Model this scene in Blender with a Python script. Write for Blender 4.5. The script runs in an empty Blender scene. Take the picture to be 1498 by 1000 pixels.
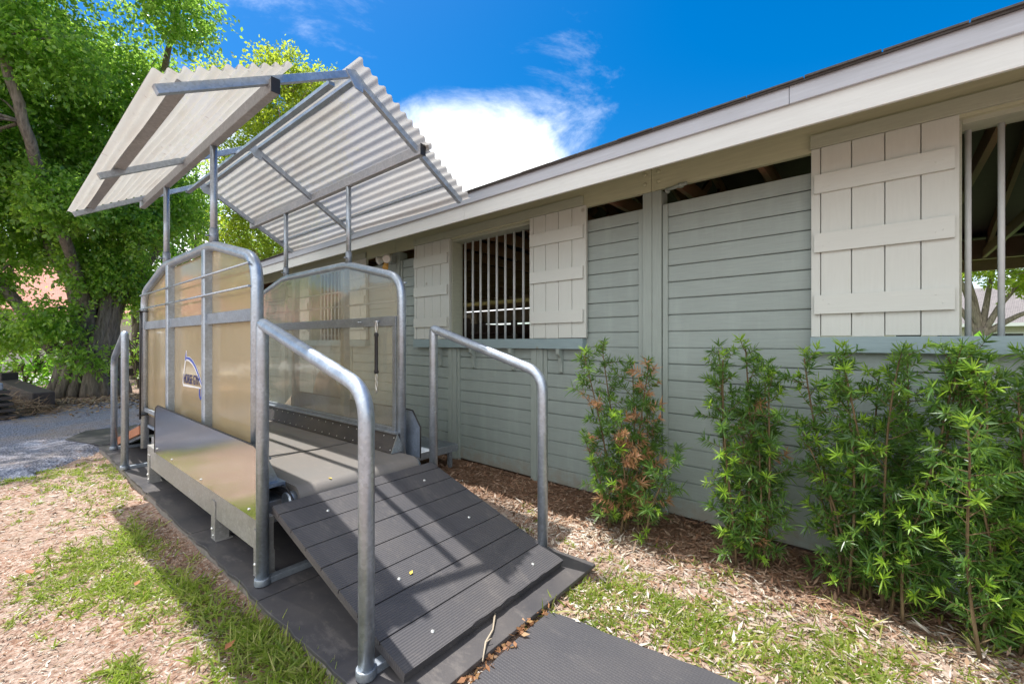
import bpy, math, random
import numpy as np
from mathutils import Vector, Matrix
R = math.radians
rng = np.random.default_rng(11)
random.seed(5)
scn = bpy.context.scene
COL = scn.collection
H = 1.45                       # camera height above the ground
TH = R(1.67); X0, Y0 = .951, 1.636   # the treadmill's place and turn

# ------------------------------------------------------------------ materials
def mat(name):
    m = bpy.data.materials.new(name); m.use_nodes = True
    nt = m.node_tree; nt.nodes.clear()
    out = nt.nodes.new('ShaderNodeOutputMaterial')
    return m, nt, out
def N(nt, t, **kw):
    n = nt.nodes.new(t)
    for k, v in kw.items():
        if k in n.inputs.keys(): n.inputs[k].default_value = v
        else: setattr(n, k, v)
    return n
def L(nt, a, b): nt.links.new(a, b)
def ramp(nt, fac, stops):
    r = nt.nodes.new('ShaderNodeValToRGB')
    while len(r.color_ramp.elements) < len(stops): r.color_ramp.elements.new(.5)
    for e, (p, c) in zip(r.color_ramp.elements, stops):
        e.position = p; e.color = (*c, 1)
    L(nt, fac, r.inputs[0]); return r.outputs[0]
def mixc(nt, fac, a, b, mode='MIX'):
    m = nt.nodes.new('ShaderNodeMix'); m.data_type = 'RGBA'; m.blend_type = mode
    for s, v in ((m.inputs[0], fac), (m.inputs[6], a), (m.inputs[7], b)):
        if hasattr(v, 'is_linked'): L(nt, v, s)
        elif isinstance(v, (int, float)): s.default_value = v
        else: s.default_value = (*v, 1)
    return m.outputs[2]
def coords(nt, kind='Object', scale=(1, 1, 1)):
    t = nt.nodes.new('ShaderNodeTexCoord'); mp = nt.nodes.new('ShaderNodeMapping')
    mp.inputs['Scale'].default_value = scale
    L(nt, t.outputs[kind], mp.inputs[0]); return mp.outputs[0]
def noise(nt, vec, scale, detail=4, rough=.55, out='Fac'):
    n = N(nt, 'ShaderNodeTexNoise', Scale=scale, Detail=detail, Roughness=rough)
    L(nt, vec, n.inputs['Vector']); return n.outputs[out]
def bump(nt, h, strength, dist, prev=None):
    b = N(nt, 'ShaderNodeBump', Strength=strength, Distance=dist)
    L(nt, h, b.inputs['Height'])
    if prev is not None: L(nt, prev, b.inputs['Normal'])
    return b.outputs[0]
def principled(nt, out, color=None, rough=.5, metal=0., spec=.5, normal=None):
    p = N(nt, 'ShaderNodeBsdfPrincipled')
    for k, v in (('Base Color', color), ('Roughness', rough), ('Metallic', metal), ('Specular IOR Level', spec)):
        if hasattr(v, 'is_linked'): L(nt, v, p.inputs[k])
        elif isinstance(v, (int, float)): p.inputs[k].default_value = v
        elif v is not None: p.inputs[k].default_value = (*v, 1)
    if normal is not None: L(nt, normal, p.inputs['Normal'])
    if out is not None: L(nt, p.outputs[0], out.inputs[0])
    return p

def paint(name, col, grain=(1, 1, 1), wear=.12, rough=.55, dirt=(.25, .22, .18), knots=False, splash=False, gr=1.):
    m, nt, out = mat(name)
    v = coords(nt, 'Object', grain)
    n1 = noise(nt, v, 14, 6, .6); v2 = coords(nt); n2 = noise(nt, v2, 1.7, 4)
    c = mixc(nt, ramp(nt, n1, [(.35, (0, 0, 0)), (.75, (1, 1, 1))]), tuple(x*(1-.10*gr) for x in col), tuple(min(1, x*(1+.07*gr)) for x in col))
    c = mixc(nt, ramp(nt, n2, [(.3, (0, 0, 0)), (.8, (wear*1.6,)*3)]), c, tuple(x*.72 for x in col))
    n3 = noise(nt, v, 55, 3)
    c = mixc(nt, ramp(nt, n3, [(.66, (0, 0, 0)), (.78, (wear*2,)*3)]), c, dirt)
    if knots:
        vo = N(nt, 'ShaderNodeTexVoronoi', Scale=2.6); L(nt, v2, vo.inputs['Vector'])
        c = mixc(nt, ramp(nt, vo.outputs['Distance'], [(.03, (.5,)*3), (.07, (0, 0, 0))]), c, (.2, .17, .1))
    if splash:                   # mud splashed up from the bare soil, and long faded streaks
        sp = nt.nodes.new('ShaderNodeSeparateXYZ'); L(nt, v2, sp.inputs[0]); n5 = noise(nt, v2, 9, 6, .7)
        k = N(nt, 'ShaderNodeMath', operation='MULTIPLY_ADD'); k.inputs[1].default_value = -1.5; k.inputs[2].default_value = .32; L(nt, sp.outputs[2], k.inputs[0])
        k2 = N(nt, 'ShaderNodeMath', operation='ADD'); L(nt, k.outputs[0], k2.inputs[0]); L(nt, n5, k2.inputs[1])
        c = mixc(nt, ramp(nt, k2.outputs[0], [(.52, (0, 0, 0)), (.78, (.5,)*3)]), c, (.24, .19, .14))
        n6 = noise(nt, coords(nt, 'Object', (1, 3, .35)), 2.5, 5, .6)
        c = mixc(nt, ramp(nt, n6, [(.5, (0, 0, 0)), (.72, (.35,)*3)]), c, tuple(min(1, x*1.25) for x in col))
    b = bump(nt, n1, .25, .004); b = bump(nt, n3, .15, .002, b)
    principled(nt, out, c, rough, 0, .35, b)
    return m

M = {}
M['siding'] = paint('siding_paint', (.280, .332, .318), (1, .35, 9), .22, splash=True)
M['trim'] = paint('trim_paint', (.40, .43, .35), (1, .5, 6), .2, knots=True)
M['post'] = paint('post_paint', (.295, .345, .325), (6, 6, .4), .2)
M['sill'] = paint('sill_paint', (.25, .335, .36), (1, .5, 8), .2, knots=True)
M['soffit'] = paint('bounce_tinted_paint', (.47, .485, .345), (1, .3, 5), .22)  # siding green again, with warm ground bounce light put into the colour
M['cream'] = paint('cream_paint', (.535, .565, .535), (6, 6, .5), .08, gr=.3, knots=True)
M['batten'] = paint('batten_paint', (.545, .575, .545), (1, .5, 6), .08, gr=.3)
M['fascia'] = paint('fascia_paint', (.565, .585, .57), (1, .25, 4), .14, gr=.6)
M['fascia_upper'] = paint('fascia_upper_grey', (.40, .425, .47), (1, .25, 4), .18)  # greyer and bluer than the board below
M['wood_brown'] = paint('old_rafter_wood', (.24, .12, .07), (1, .5, 4), .25)
M['wood_dark'] = paint('dark_stall_wood', (.15, .10, .075), (1, .5, 4), .25)
M['wood_tan'] = paint('tan_wood', (.62, .50, .32), (1, .5, 4), .25)
M['roof_deck'] = paint('roof_deck_wood', (.06, .045, .04), (1, .5, 4), .2)
M['wallwhite'] = paint('stucco_white', (.68, .64, .57), (1, 1, 1), .15)
M['wallgrey'] = paint('wall_grey', (.42, .39, .34), (1, 1, 1), .15)

def galv(name, base=(.46, .52, .59), rough=.38, metal=.75):
    m, nt, out = mat(name)
    v = coords(nt)
    vo = N(nt, 'ShaderNodeTexVoronoi', Scale=70); L(nt, v, vo.inputs['Vector'])
    n = noise(nt, v, 9, 5); n2 = noise(nt, v, 60, 4)
    c = mixc(nt, vo.outputs['Color'], tuple(x*.8 for x in base), tuple(x*1.15 for x in base))
    c = mixc(nt, ramp(nt, n, [(.35, (.5,)*3), (.7, (0, 0, 0))]), c, tuple(x*.62 for x in base))
    c = mixc(nt, ramp(nt, n2, [(.62, (0, 0, 0)), (.74, (.55,)*3)]), c, (.62, .62, .60))
    r = ramp(nt, n, [(.2, (rough-.12,)*3), (.8, (rough+.16,)*3)])
    principled(nt, out, c, r, metal, .5, bump(nt, n2, .12, .002))
    return m
M['galv'] = galv('galvanised_steel')
M['galv_flat'] = galv('galvanised_flat', (.34, .38, .43), .5, .7)
M['galv_warm'] = galv('weathered_steel', (.44, .44, .45), .5, .55)
M['beam'] = galv('dull_steel_beam', (.36, .35, .335), .45, .4)
M['plate'] = galv('steel_plate', (.34, .42, .55), .4, .55)

def brushed():
    m, nt, out = mat('brushed_stainless')
    v = coords(nt, 'Object', (1, .6, 40)); n = noise(nt, v, 12, 4)
    v2 = coords(nt); n2 = noise(nt, v2, 3, 4); n3 = noise(nt, v2, 40, 3)
    c = mixc(nt, n2, (.66, .65, .64), (.74, .73, .72))
    c = mixc(nt, ramp(nt, n3, [(.68, (0, 0, 0)), (.8, (.18,)*3)]), c, (.5, .48, .45))
    r = ramp(nt, n, [(.2, (.12,)*3), (.8, (.21,)*3)])
    principled(nt, out, c, r, 1., .5, bump(nt, n2, .03, .01))
    return m
M['stainless'] = brushed()

def rubber(name, base, rough=.7, dust=.35, bumpk='fine', spec=.35):
    m, nt, out = mat(name)
    v = coords(nt); n = noise(nt, v, 2.2, 5, .6); n2 = noise(nt, v, 130, 3); n3 = noise(nt, v, 22, 4)
    c = mixc(nt, ramp(nt, n, [(.35, (0, 0, 0)), (.75, (dust,)*3)]), base, (.20, .175, .155))
    c = mixc(nt, ramp(nt, n3, [(.6, (0, 0, 0)), (.8, (dust*.5,)*3)]), c, (.26, .22, .18))
    ns = noise(nt, coords(nt, 'Object', (1, .35, 1)), 9, 6, .75)
    c = mixc(nt, ramp(nt, ns, [(.56, (0, 0, 0)), (.66, (dust*.7,)*3), (.74, (0, 0, 0))]), c, (.24, .215, .195))
    b = bump(nt, n2, .35, .002)
    if bumpk == 'rib':          # moulded ribs across the planks
        w = N(nt, 'ShaderNodeTexWave', wave_type='BANDS', bands_direction='Y', Scale=26.)
        w.inputs['Distortion'].default_value = .25
        L(nt, v, w.inputs['Vector'])
        b = bump(nt, w.outputs['Fac'], .5, .003, b)
        c = mixc(nt, ramp(nt, w.outputs['Fac'], [(.0, (.4,)*3), (.45, (0, 0, 0))]), c, tuple(x*.45 for x in base))
    if bumpk == 'dots':
        vo = N(nt, 'ShaderNodeTexVoronoi', Scale=75., Randomness=.12); L(nt, v, vo.inputs['Vector'])
        b = bump(nt, vo.outputs['Distance'], .8, .004, b)
    principled(nt, out, c, rough, 0, spec, b)
    return m
M['mat'] = rubber('black_rubber', (.050, .049, .055), .5, .36)
M['deck'] = rubber('ribbed_rubber', (.070, .069, .077), .5, .28, 'rib')
M['floormat'] = rubber('dotted_rubber', (.062, .061, .068), .52, .16, 'dots')
M['belt'] = rubber('belt_rubber', (.18, .17, .16), .5, .75)
M['black'] = rubber('black_plastic', (.02, .02, .022), .45, .1)
M['kick'] = rubber('grey_kick_rubber', (.050, .050, .055), .45, .3)

def simple(name, col, rough=.6, metal=0., var=.25, scale=8):
    m, nt, out = mat(name); v = coords(nt); n = noise(nt, v, scale, 5)
    c = mixc(nt, n, tuple(x*(1-var) for x in col), tuple(min(1, x*(1+var)) for x in col))
    principled(nt, out, c, rough, metal, .4, bump(nt, n, .2, .01)); return m
M['concrete'] = simple('concrete', (.22, .20, .18), .85, 0, .4, 14)
M['bolt'] = simple('zinc_bolt', (.75, .75, .72), .35, .8)
M['blue'] = simple('blue_print', (.03, .07, .42), .5, 0, .1)
M['navy'] = simple('navy_print', (.02, .03, .16), .5, 0, .1)
M['white'] = simple('white_print', (.75, .75, .75), .5, 0, .05)
M['bars'] = simple('grey_bar_paint', (.50, .54, .55), .5, 0, .15, 20)
M['lamp'] = simple('lamp_glass', (.75, .72, .68), .3, 0, .1)
M['orange'] = simple('orange_sensor', (.65, .38, .10), .4, 0, .1)
M['redwood'] = simple('reddish_plank', (.36, .15, .08), .7, 0, .4, 12)
M['straw'] = simple('straw', (.36, .31, .22), .8, 0, .5, 20)
M['tarp'] = simple('tan_tarpaulin', (.46, .38, .31), .6, 0, .25, 6)
M['timber'] = simple('weathered_timber', (.060, .050, .046), .85, 0, .45, 10)
M['leafyellow'] = simple('yellow_leaf', (.75, .55, .10), .6, 0, .2)
M['leafbrown'] = simple('brown_leaf', (.36, .14, .06), .7, 0, .3)
M['twig'] = simple('pale_twig', (.42, .35, .26), .8, 0, .3)

def bark(name, a, b):
    m, nt, out = mat(name); v = coords(nt, 'Object', (5, 5, .8))
    n = noise(nt, v, 4, 7, .65)
    principled(nt, out, mixc(nt, ramp(nt, n, [(.3, (0, 0, 0)), (.7, (1, 1, 1))]), a, b), .85, 0, .2, bump(nt, n, .8, .05)); return m
M['bark'] = bark('fig_bark', (.075, .063, .05), (.27, .23, .19))
M['bark_pale'] = bark('pale_bark', (.22, .16, .11), (.46, .36, .27))
M['stem'] = bark('shrub_stem', (.10, .07, .035), (.22, .16, .09))

def leafmat(name, cols, trans, tfac=.5, rough=.42, spec=.45, clump=.8):
    m, nt, out = mat(name)
    g = nt.nodes.new('ShaderNodeNewGeometry')
    tc = nt.nodes.new('ShaderNodeTexCoord')
    n = noise(nt, tc.outputs['Object'], clump, 3)
    k = len(cols)
    c = ramp(nt, g.outputs['Random Per Island'], [(i/(k-1), c) for i, c in enumerate(cols)])
    c = mixc(nt, ramp(nt, n, [(.35, (0, 0, 0)), (.7, (.6,)*3)]), c, tuple(x*.7 for x in cols[0]))
    p = principled(nt, None, c, rough, 0, spec)
    t = nt.nodes.new('ShaderNodeBsdfTranslucent')
    tcol = mixc(nt, g.outputs['Random Per Island'], trans, tuple(min(1, x*1.5) for x in trans))
    L(nt, tcol, t.inputs[0])
    mx = nt.nodes.new('ShaderNodeMixShader'); mx.inputs[0].default_value = tfac
    L(nt, p.outputs[0], mx.inputs[1]); L(nt, t.outputs[0], mx.inputs[2]); L(nt, mx.outputs[0], out.inputs[0])
    return m
M['figleaf'] = leafmat('fig_leaves', [(.05, .13, .02), (.11, .24, .03), (.20, .33, .055)], (.38, .60, .08), .55, .34, .7)
M['yellowleaf'] = leafmat('yellow_green_leaves', [(.08, .15, .02), (.13, .20, .03), (.18, .23, .04)], (.50, .60, .05), .55)
M['darkleaf'] = leafmat('dark_leaves', [(.025, .08, .018), (.04, .13, .02), (.06, .17, .025)], (.16, .40, .025))
M['yewleaf'] = leafmat('shrub_leaves', [(.03, .085, .022), (.07, .16, .035), (.14, .24, .05)], (.26, .44, .05), .35, .35, .5, 3.)
M['yewnew'] = leafmat('new_shrub_leaves', [(.16, .30, .03), (.24, .40, .04), (.32, .46, .07)], (.40, .62, .05), .4)
M['yewdry'] = leafmat('dry_shrub_leaves', [(.42, .20, .10), (.50, .27, .15), (.36, .26, .10)], (.45, .25, .12), .3)
M['grassleaf'] = leafmat('grass_blades', [(.11, .18, .02), (.20, .27, .035), (.32, .34, .07), (.50, .44, .20)], (.36, .50, .06), .4, .5, .4, 5.)
M['lawnleaf'] = leafmat('bright_leaves', [(.10, .28, .03), (.16, .36, .04)], (.3, .6, .05), .5)
M['chip'] = leafmat('bark_chips', [(.18, .09, .055), (.29, .18, .11), (.41, .31, .215), (.54, .47, .38), (.66, .62, .55), (.58, .52, .44), (.32, .15, .08)], (.2, .1, .05), .05, .85, .2, 2.)
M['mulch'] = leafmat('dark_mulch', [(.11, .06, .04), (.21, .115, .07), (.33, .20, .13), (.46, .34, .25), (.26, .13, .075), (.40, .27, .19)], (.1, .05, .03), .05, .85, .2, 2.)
M['debris'] = leafmat('dry_litter', [(.16, .10, .06), (.30, .22, .14), (.42, .33, .22)], (.2, .1, .05), .05, .85, .2, 2.)

def ground_mat():
    m, nt, out = mat('mulch_soil'); v = coords(nt)
    n1 = noise(nt, v, 1.3, 5); n2 = noise(nt, v, 38, 5, .7); n3 = noise(nt, v, 160, 3)
    c = ramp(nt, n2, [(.30, (.14, .08, .055)), (.45, (.29, .17, .12)), (.56, (.41, .30, .24)), (.68, (.55, .49, .43))])
    c = mixc(nt, ramp(nt, n1, [(.4, (0, 0, 0)), (.65, (.55,)*3)]), c, (.38, .31, .26))
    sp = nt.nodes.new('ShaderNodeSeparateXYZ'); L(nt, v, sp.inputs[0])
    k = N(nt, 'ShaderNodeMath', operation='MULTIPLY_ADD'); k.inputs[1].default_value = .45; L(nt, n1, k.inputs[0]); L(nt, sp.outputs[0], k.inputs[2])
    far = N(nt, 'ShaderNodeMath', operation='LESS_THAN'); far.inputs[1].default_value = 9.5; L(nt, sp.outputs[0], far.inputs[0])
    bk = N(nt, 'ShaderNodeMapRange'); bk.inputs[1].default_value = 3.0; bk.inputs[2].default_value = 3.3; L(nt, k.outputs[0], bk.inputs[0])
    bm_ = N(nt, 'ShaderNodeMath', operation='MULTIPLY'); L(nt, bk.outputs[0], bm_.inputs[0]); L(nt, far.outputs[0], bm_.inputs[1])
    c = mixc(nt, bm_.outputs[0], c, mixc(nt, n2, (.12, .065, .04), (.32, .20, .13)))  # darker, redder soil towards the stable wall
    b = bump(nt, n2, .8, .02); b = bump(nt, n3, .5, .006, b)
    principled(nt, out, c, .9, 0, .15, b); return m
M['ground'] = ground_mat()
def gravel_mat():
    m, nt, out = mat('grey_gravel'); v = coords(nt)
    vo = N(nt, 'ShaderNodeTexVoronoi', Scale=42); L(nt, v, vo.inputs['Vector'])
    n1 = noise(nt, v, .8, 5); n2 = noise(nt, v, 7, 5)
    c = mixc(nt, vo.outputs['Color'], (.095, .108, .15), (.27, .29, .36))
    c = mixc(nt, ramp(nt, n1, [(.45, (0, 0, 0)), (.7, (.6,)*3)]), c, (.32, .25, .19))
    c = mixc(nt, ramp(nt, n2, [(.58, (0, 0, 0)), (.75, (.7,)*3)]), c, (.26, .16, .10))
    principled(nt, out, c, .9, 0, .2, bump(nt, vo.outputs['Distance'], 1., .02)); return m
M['gravel'] = gravel_mat()
M['road'] = simple('pale_road', (.55, .52, .48), .9, 0, .1, 2)
M['lawn'] = simple('lawn_soil', (.14, .20, .06), .9, 0, .4, 6)
def tiles(name, a, b, s):
    m, nt, out = mat(name); v = coords(nt)
    br = N(nt, 'ShaderNodeTexBrick', Scale=s); br.inputs['Color1'].default_value = (*a, 1); br.inputs['Color2'].default_value = (*b, 1)
    br.inputs['Mortar'].default_value = (*[x*.35 for x in a], 1); br.inputs['Mortar Size'].default_value = .03
    L(nt, v, br.inputs['Vector']); n = noise(nt, v, 3, 4)
    c = mixc(nt, n, br.outputs['Color'], tuple(min(1, x*1.25) for x in b))
    principled(nt, out, c, .8, 0, .3, bump(nt, br.outputs['Fac'], -.6, .03)); return m
M['redtile'] = tiles('red_roof_tiles', (.40, .15, .11), (.55, .25, .19), 3.2)
M['shingle'] = tiles('grey_shingles', (.13, .12, .12), (.19, .17, .165), 2.5)
M['asphalt_shingle'] = simple('asphalt_shingle', (.06, .055, .052), .9, 0, .4, 60)

def poly_sheet():
    m, nt, out = mat('weathered_corrugated_plastic'); v = coords(nt, 'Object', (2.2, .35, 2.2)); v2 = coords(nt)
    n = noise(nt, v, 3.5, 6, .65); n2 = noise(nt, v2, 30, 4)
    vs_ = coords(nt, 'Object', (9, .16, 9)); n4 = noise(nt, vs_, 4, 5, .7)
    c = mixc(nt, ramp(nt, n, [(.42, (0, 0, 0)), (.75, (.55,)*3)]), (.45, .435, .405), (.35, .30, .25))
    c = mixc(nt, ramp(nt, n4, [(.58, (0, 0, 0)), (.72, (.45,)*3)]), c, (.25, .20, .16))
    c = mixc(nt, ramp(nt, n2, [(.64, (0, 0, 0)), (.74, (.5,)*3)]), c, (.18, .12, .09))
    d = principled(nt, None, c, .45, 0, .4)
    t = nt.nodes.new('ShaderNodeBsdfTranslucent'); L(nt, c, t.inputs[0])
    tr = N(nt, 'ShaderNodeBsdfTransparent'); tr.inputs[0].default_value = (.8, .8, .8, 1)
    a = nt.nodes.new('ShaderNodeMixShader'); a.inputs[0].default_value = .54
    L(nt, d.outputs[0], a.inputs[1]); L(nt, t.outputs[0], a.inputs[2])
    b = nt.nodes.new('ShaderNodeMixShader'); b.inputs[0].default_value = .07
    L(nt, a.outputs[0], b.inputs[1]); L(nt, tr.outputs[0], b.inputs[2]); L(nt, b.outputs[0], out.inputs[0])
    return m
M['poly'] = poly_sheet()
def plexi(name, col, tint, clear, gloss=.10, rough=.12):
    m, nt, out = mat(name); v = coords(nt, 'Object', (1, 1.5, .5)); n = noise(nt, v, 2.2, 5); n2 = noise(nt, coords(nt), 3, 3)
    c = mixc(nt, n, tuple(x*.70 for x in col), tuple(min(1, x*1.15) for x in col))
    d = nt.nodes.new('ShaderNodeBsdfDiffuse'); L(nt, c, d.inputs[0])
    tl = nt.nodes.new('ShaderNodeBsdfTranslucent'); L(nt, c, tl.inputs[0])
    dm = nt.nodes.new('ShaderNodeMixShader'); dm.inputs[0].default_value = .5
    L(nt, d.outputs[0], dm.inputs[1]); L(nt, tl.outputs[0], dm.inputs[2])
    tr = nt.nodes.new('ShaderNodeBsdfTransparent'); tr.inputs[0].default_value = (*tint, 1)
    a = nt.nodes.new('ShaderNodeMixShader')
    L(nt, ramp(nt, n, [(.3, (max(0, clear-.12),)*3), (.75, (min(1, clear+.12),)*3)]), a.inputs[0])
    L(nt, dm.outputs[0], a.inputs[1]); L(nt, tr.outputs[0], a.inputs[2])
    g = N(nt, 'ShaderNodeBsdfGlossy', Roughness=rough); L(nt, bump(nt, n2, .08, .05), g.inputs['Normal'])
    fr = N(nt, 'ShaderNodeFresnel', IOR=1.45); gb = nt.nodes.new('ShaderNodeNewGeometry')
    io = N(nt, 'ShaderNodeMath', operation='MULTIPLY_ADD'); io.inputs[1].default_value = 1/1.45-1.45; io.inputs[2].default_value = 1.45
    L(nt, gb.outputs['Backfacing'], io.inputs[0]); L(nt, io.outputs[0], fr.inputs['IOR'])
    mu = N(nt, 'ShaderNodeMath', operation='MULTIPLY_ADD'); mu.inputs[1].default_value = 1.; mu.inputs[2].default_value = gloss-.04
    mu.use_clamp = True
    L(nt, fr.outputs[0], mu.inputs[0])
    b = nt.nodes.new('ShaderNodeMixShader'); L(nt, mu.outputs[0], b.inputs[0])
    L(nt, a.outputs[0], b.inputs[1]); L(nt, g.outputs[0], b.inputs[2]); L(nt, b.outputs[0], out.inputs[0])
    return m
M['plexi_tan'] = plexi('tan_plexiglass', (.78, .66, .45), (.88, .79, .60), .36, .05)  # left panels, browner and less clear than the right
M['plexi_clear'] = plexi('clear_plexiglass', (.84, .80, .68), (.96, .95, .90), .77, .04, .07)

# ------------------------------------------------------------------ mesh helpers
class MB:
    def __init__(s): s.v = []; s.f = []; s.sm = []
    def add(s, vs, fs, smooth=False):
        o = len(s.v); s.v += [tuple(p) for p in vs]; s.f += [[o+i for i in f] for f in fs]; s.sm += [smooth]*len(fs)
        return s
    def box(s, a, b):
        (x0, y0, z0), (x1, y1, z1) = [min(p, q) for p, q in zip(a, b)], [max(p, q) for p, q in zip(a, b)]
        return s.add([(x0, y0, z0), (x1, y0, z0), (x1, y1, z0), (x0, y1, z0), (x0, y0, z1), (x1, y0, z1), (x1, y1, z1), (x0, y1, z1)],
                     [(0, 3, 2, 1), (4, 5, 6, 7), (0, 1, 5, 4), (1, 2, 6, 5), (2, 3, 7, 6), (3, 0, 4, 7)])
    def bar(s, a, b, w, h, up=(0, 0, 1)):
        a, b = Vector(a), Vector(b); d = (b-a).normalized(); u = Vector(up)
        if abs(d.dot(u)) > .98: u = Vector((0, 1, 0))
        r = d.cross(u).normalized(); u = r.cross(d)
        c = [r*i*w/2+u*j*h/2 for i, j in ((-1, -1), (1, -1), (1, 1), (-1, 1))]
        return s.add([a+p for p in c]+[b+p for p in c], [(0, 1, 2, 3), (7, 6, 5, 4), (0, 4, 5, 1), (1, 5, 6, 2), (2, 6, 7, 3), (3, 7, 4, 0)])
    def tube(s, pts, r, n=14, caps=True):
        pts = [Vector(p) for p in pts]; k = len(pts); rs = r if hasattr(r, '__len__') else [r]*k
        vs = []; prev = None
        for i, p in enumerate(pts):
            d = ((pts[min(i+1, k-1)]-p).normalized()+(p-pts[max(i-1, 0)]).normalized()).normalized()
            if prev is None:
                prev = d.orthogonal().normalized()
            u = (prev-d*prev.dot(d)).normalized(); w = d.cross(u); prev = u
            vs += [p+(u*math.cos(2*math.pi*j/n)+w*math.sin(2*math.pi*j/n))*rs[i] for j in range(n)]
        fs = [(i*n+j, i*n+(j+1) % n, (i+1)*n+(j+1) % n, (i+1)*n+j) for i in range(k-1) for j in range(n)]
        s.add(vs, fs, True)
        if caps:
            o = len(s.v)-k*n
            s.f += [[o+j for j in reversed(range(n))], [o+(k-1)*n+j for j in range(n)]]; s.sm += [False, False]
        return s
    def prism(s, poly, d0, d1):      # poly points (3D), extruded by vector d1-d0
        k = len(poly); a = [Vector(p)+Vector(d0) for p in poly]; b = [Vector(p)+Vector(d1) for p in poly]
        return s.add(a+b, [list(range(k))[::-1], [k+i for i in range(k)]]+[(i, (i+1) % k, k+(i+1) % k, k+i) for i in range(k)])
    def disc(s, c, nrm, r, h, n=12):
        c = Vector(c); nn = Vector(nrm).normalized(); return s.tube([c, c+nn*h*.6, c+nn*h], [r, r*.85, r*.35], n)
    def build(s, name, m, parent=None, bevel=0, seg=2):
        me = bpy.data.meshes.new(name); me.from_pydata(s.v, [], s.f); me.update()
        me.polygons.foreach_set('use_smooth', s.sm)
        me.materials.append(M[m] if isinstance(m, str) else m)
        o = bpy.data.objects.new(name, me); COL.objects.link(o)
        if parent: o.parent = parent
        if bevel:
            b = o.modifiers.new('bevel', 'BEVEL'); b.width = bevel; b.segments = seg; b.limit_method = 'ANGLE'; b.angle_limit = R(40)
        return o
def fillet(pts, r, n=7):
    pts = [Vector(p) for p in pts]; out = [pts[0]]
    for i in range(1, len(pts)-1):
        a, b, c = pts[i-1], pts[i], pts[i+1]; u = (a-b).normalized(); w = (c-b).normalized()
        rr = r[i-1] if hasattr(r, '__len__') else r
        d = min(rr, (a-b).length*.48, (c-b).length*.48); p, q = b+u*d, b+w*d
        for k in range(n+1):
            t = k/n; out.append(p*(1-t)**2+b*2*t*(1-t)+q*t*t)
    out.append(pts[-1]); return out
def tag(o, label=None, cat=None, group=None, kind=None):
    if label: o['label'] = label
    if cat: o['category'] = cat
    if group: o['group'] = group
    if kind: o['kind'] = kind
    return o
def empty(name, loc, rz=0, **kw):
    o = bpy.data.objects.new(name, None); COL.objects.link(o); o.location = loc; o.rotation_euler = (0, 0, rz); o.empty_display_size = .1
    return tag(o, **kw)
def wor(q, p, z=0.): return (X0+q*math.cos(TH)-p*math.sin(TH), Y0+q*math.sin(TH)+p*math.cos(TH), z)
def npmesh(name, V, F, m, parent=None, smooth=False):
    V = np.asarray(V, np.float32).reshape(-1, 3); F = np.asarray(F, np.int32); k = F.shape[1]
    me = bpy.data.meshes.new(name)
    me.vertices.add(len(V)); me.vertices.foreach_set('co', V.ravel())
    me.loops.add(F.size); me.loops.foreach_set('vertex_index', F.ravel())
    me.polygons.add(len(F)); me.polygons.foreach_set('loop_start', np.arange(0, F.size, k, dtype=np.int32))
    me.polygons.foreach_set('loop_total', np.full(len(F), k, np.int32))
    me.update(calc_edges=True); me.validate()
    me.materials.append(M[m])
    o = bpy.data.objects.new(name, me); COL.objects.link(o)
    if parent: o.parent = parent
    return o
def nrm(a): return a/np.maximum(np.linalg.norm(a, axis=-1, keepdims=True), 1e-9)
def rhomb(P, D, S, Ln, W):      # leaf: base P, direction D, side S
    Ln = np.asarray(Ln)[:, None]; W = np.asarray(W)[:, None]
    m = P+D*Ln*.42
    V = np.stack([P, m-S*W*.5, P+D*Ln, m+S*W*.5], 1)
    F = np.arange(len(P)*4).reshape(-1, 4); return V.reshape(-1, 3), F
def blades(P, D, S, Ln, W, droop, base=.55):   # two quads, bending
    Ln = np.asarray(Ln)[:, None]; W = np.asarray(W)[:, None]; dr = np.asarray(droop)[:, None]
    m = P+D*Ln*.5; t = P+D*Ln; t[:, 2] -= dr[:, 0]*Ln[:, 0]; m = m.copy(); m[:, 2] -= dr[:, 0]*Ln[:, 0]*.22
    V = np.stack([P-S*W*.5*base, P+S*W*.5*base, m+S*W*.5, m-S*W*.5, t+S*W*.08, t-S*W*.08], 1)
    b = np.arange(len(P))[:, None]*6
    F = np.concatenate([b+np.array([0, 1, 2, 3]), b+np.array([3, 2, 4, 5])], 0); return V.reshape(-1, 3), F
def perp(D, k=None):
    A = rng.normal(size=D.shape); return nrm(np.cross(D, A))

# ------------------------------------------------------------------ camera, sun, sky
cam = bpy.data.cameras.new('camera'); co = bpy.data.objects.new('camera', cam); COL.objects.link(co)
cam.sensor_width = 36; cam.lens = 627.4/1498*36; cam.clip_end = 500; cam.clip_start = .05
co.location = (0, 0, H); co.rotation_euler = (R(90), 0, R(-48.92)); scn.camera = co
SUN = Vector((-.08, .34, 1.)).normalized()       # towards the sun
sl = bpy.data.lights.new('sun', 'SUN'); sl.energy = 3.7; sl.angle = R(.5); sl.color = (1., .965, .91)
so = bpy.data.objects.new('sun', sl); COL.objects.link(so); so.rotation_euler = SUN.to_track_quat('Z', 'Y').to_euler(); so.location = (0, 0, 20)
w = bpy.data.worlds.new('World'); scn.world = w; w.use_nodes = True
nt = w.node_tree; nt.nodes.clear()
out = nt.nodes.new('ShaderNodeOutputWorld'); bg = nt.nodes.new('ShaderNodeBackground'); bg.inputs[1].default_value = .15
sky = nt.nodes.new('ShaderNodeTexSky'); sky.sky_type = 'NISHITA'; sky.sun_disc = False
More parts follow.
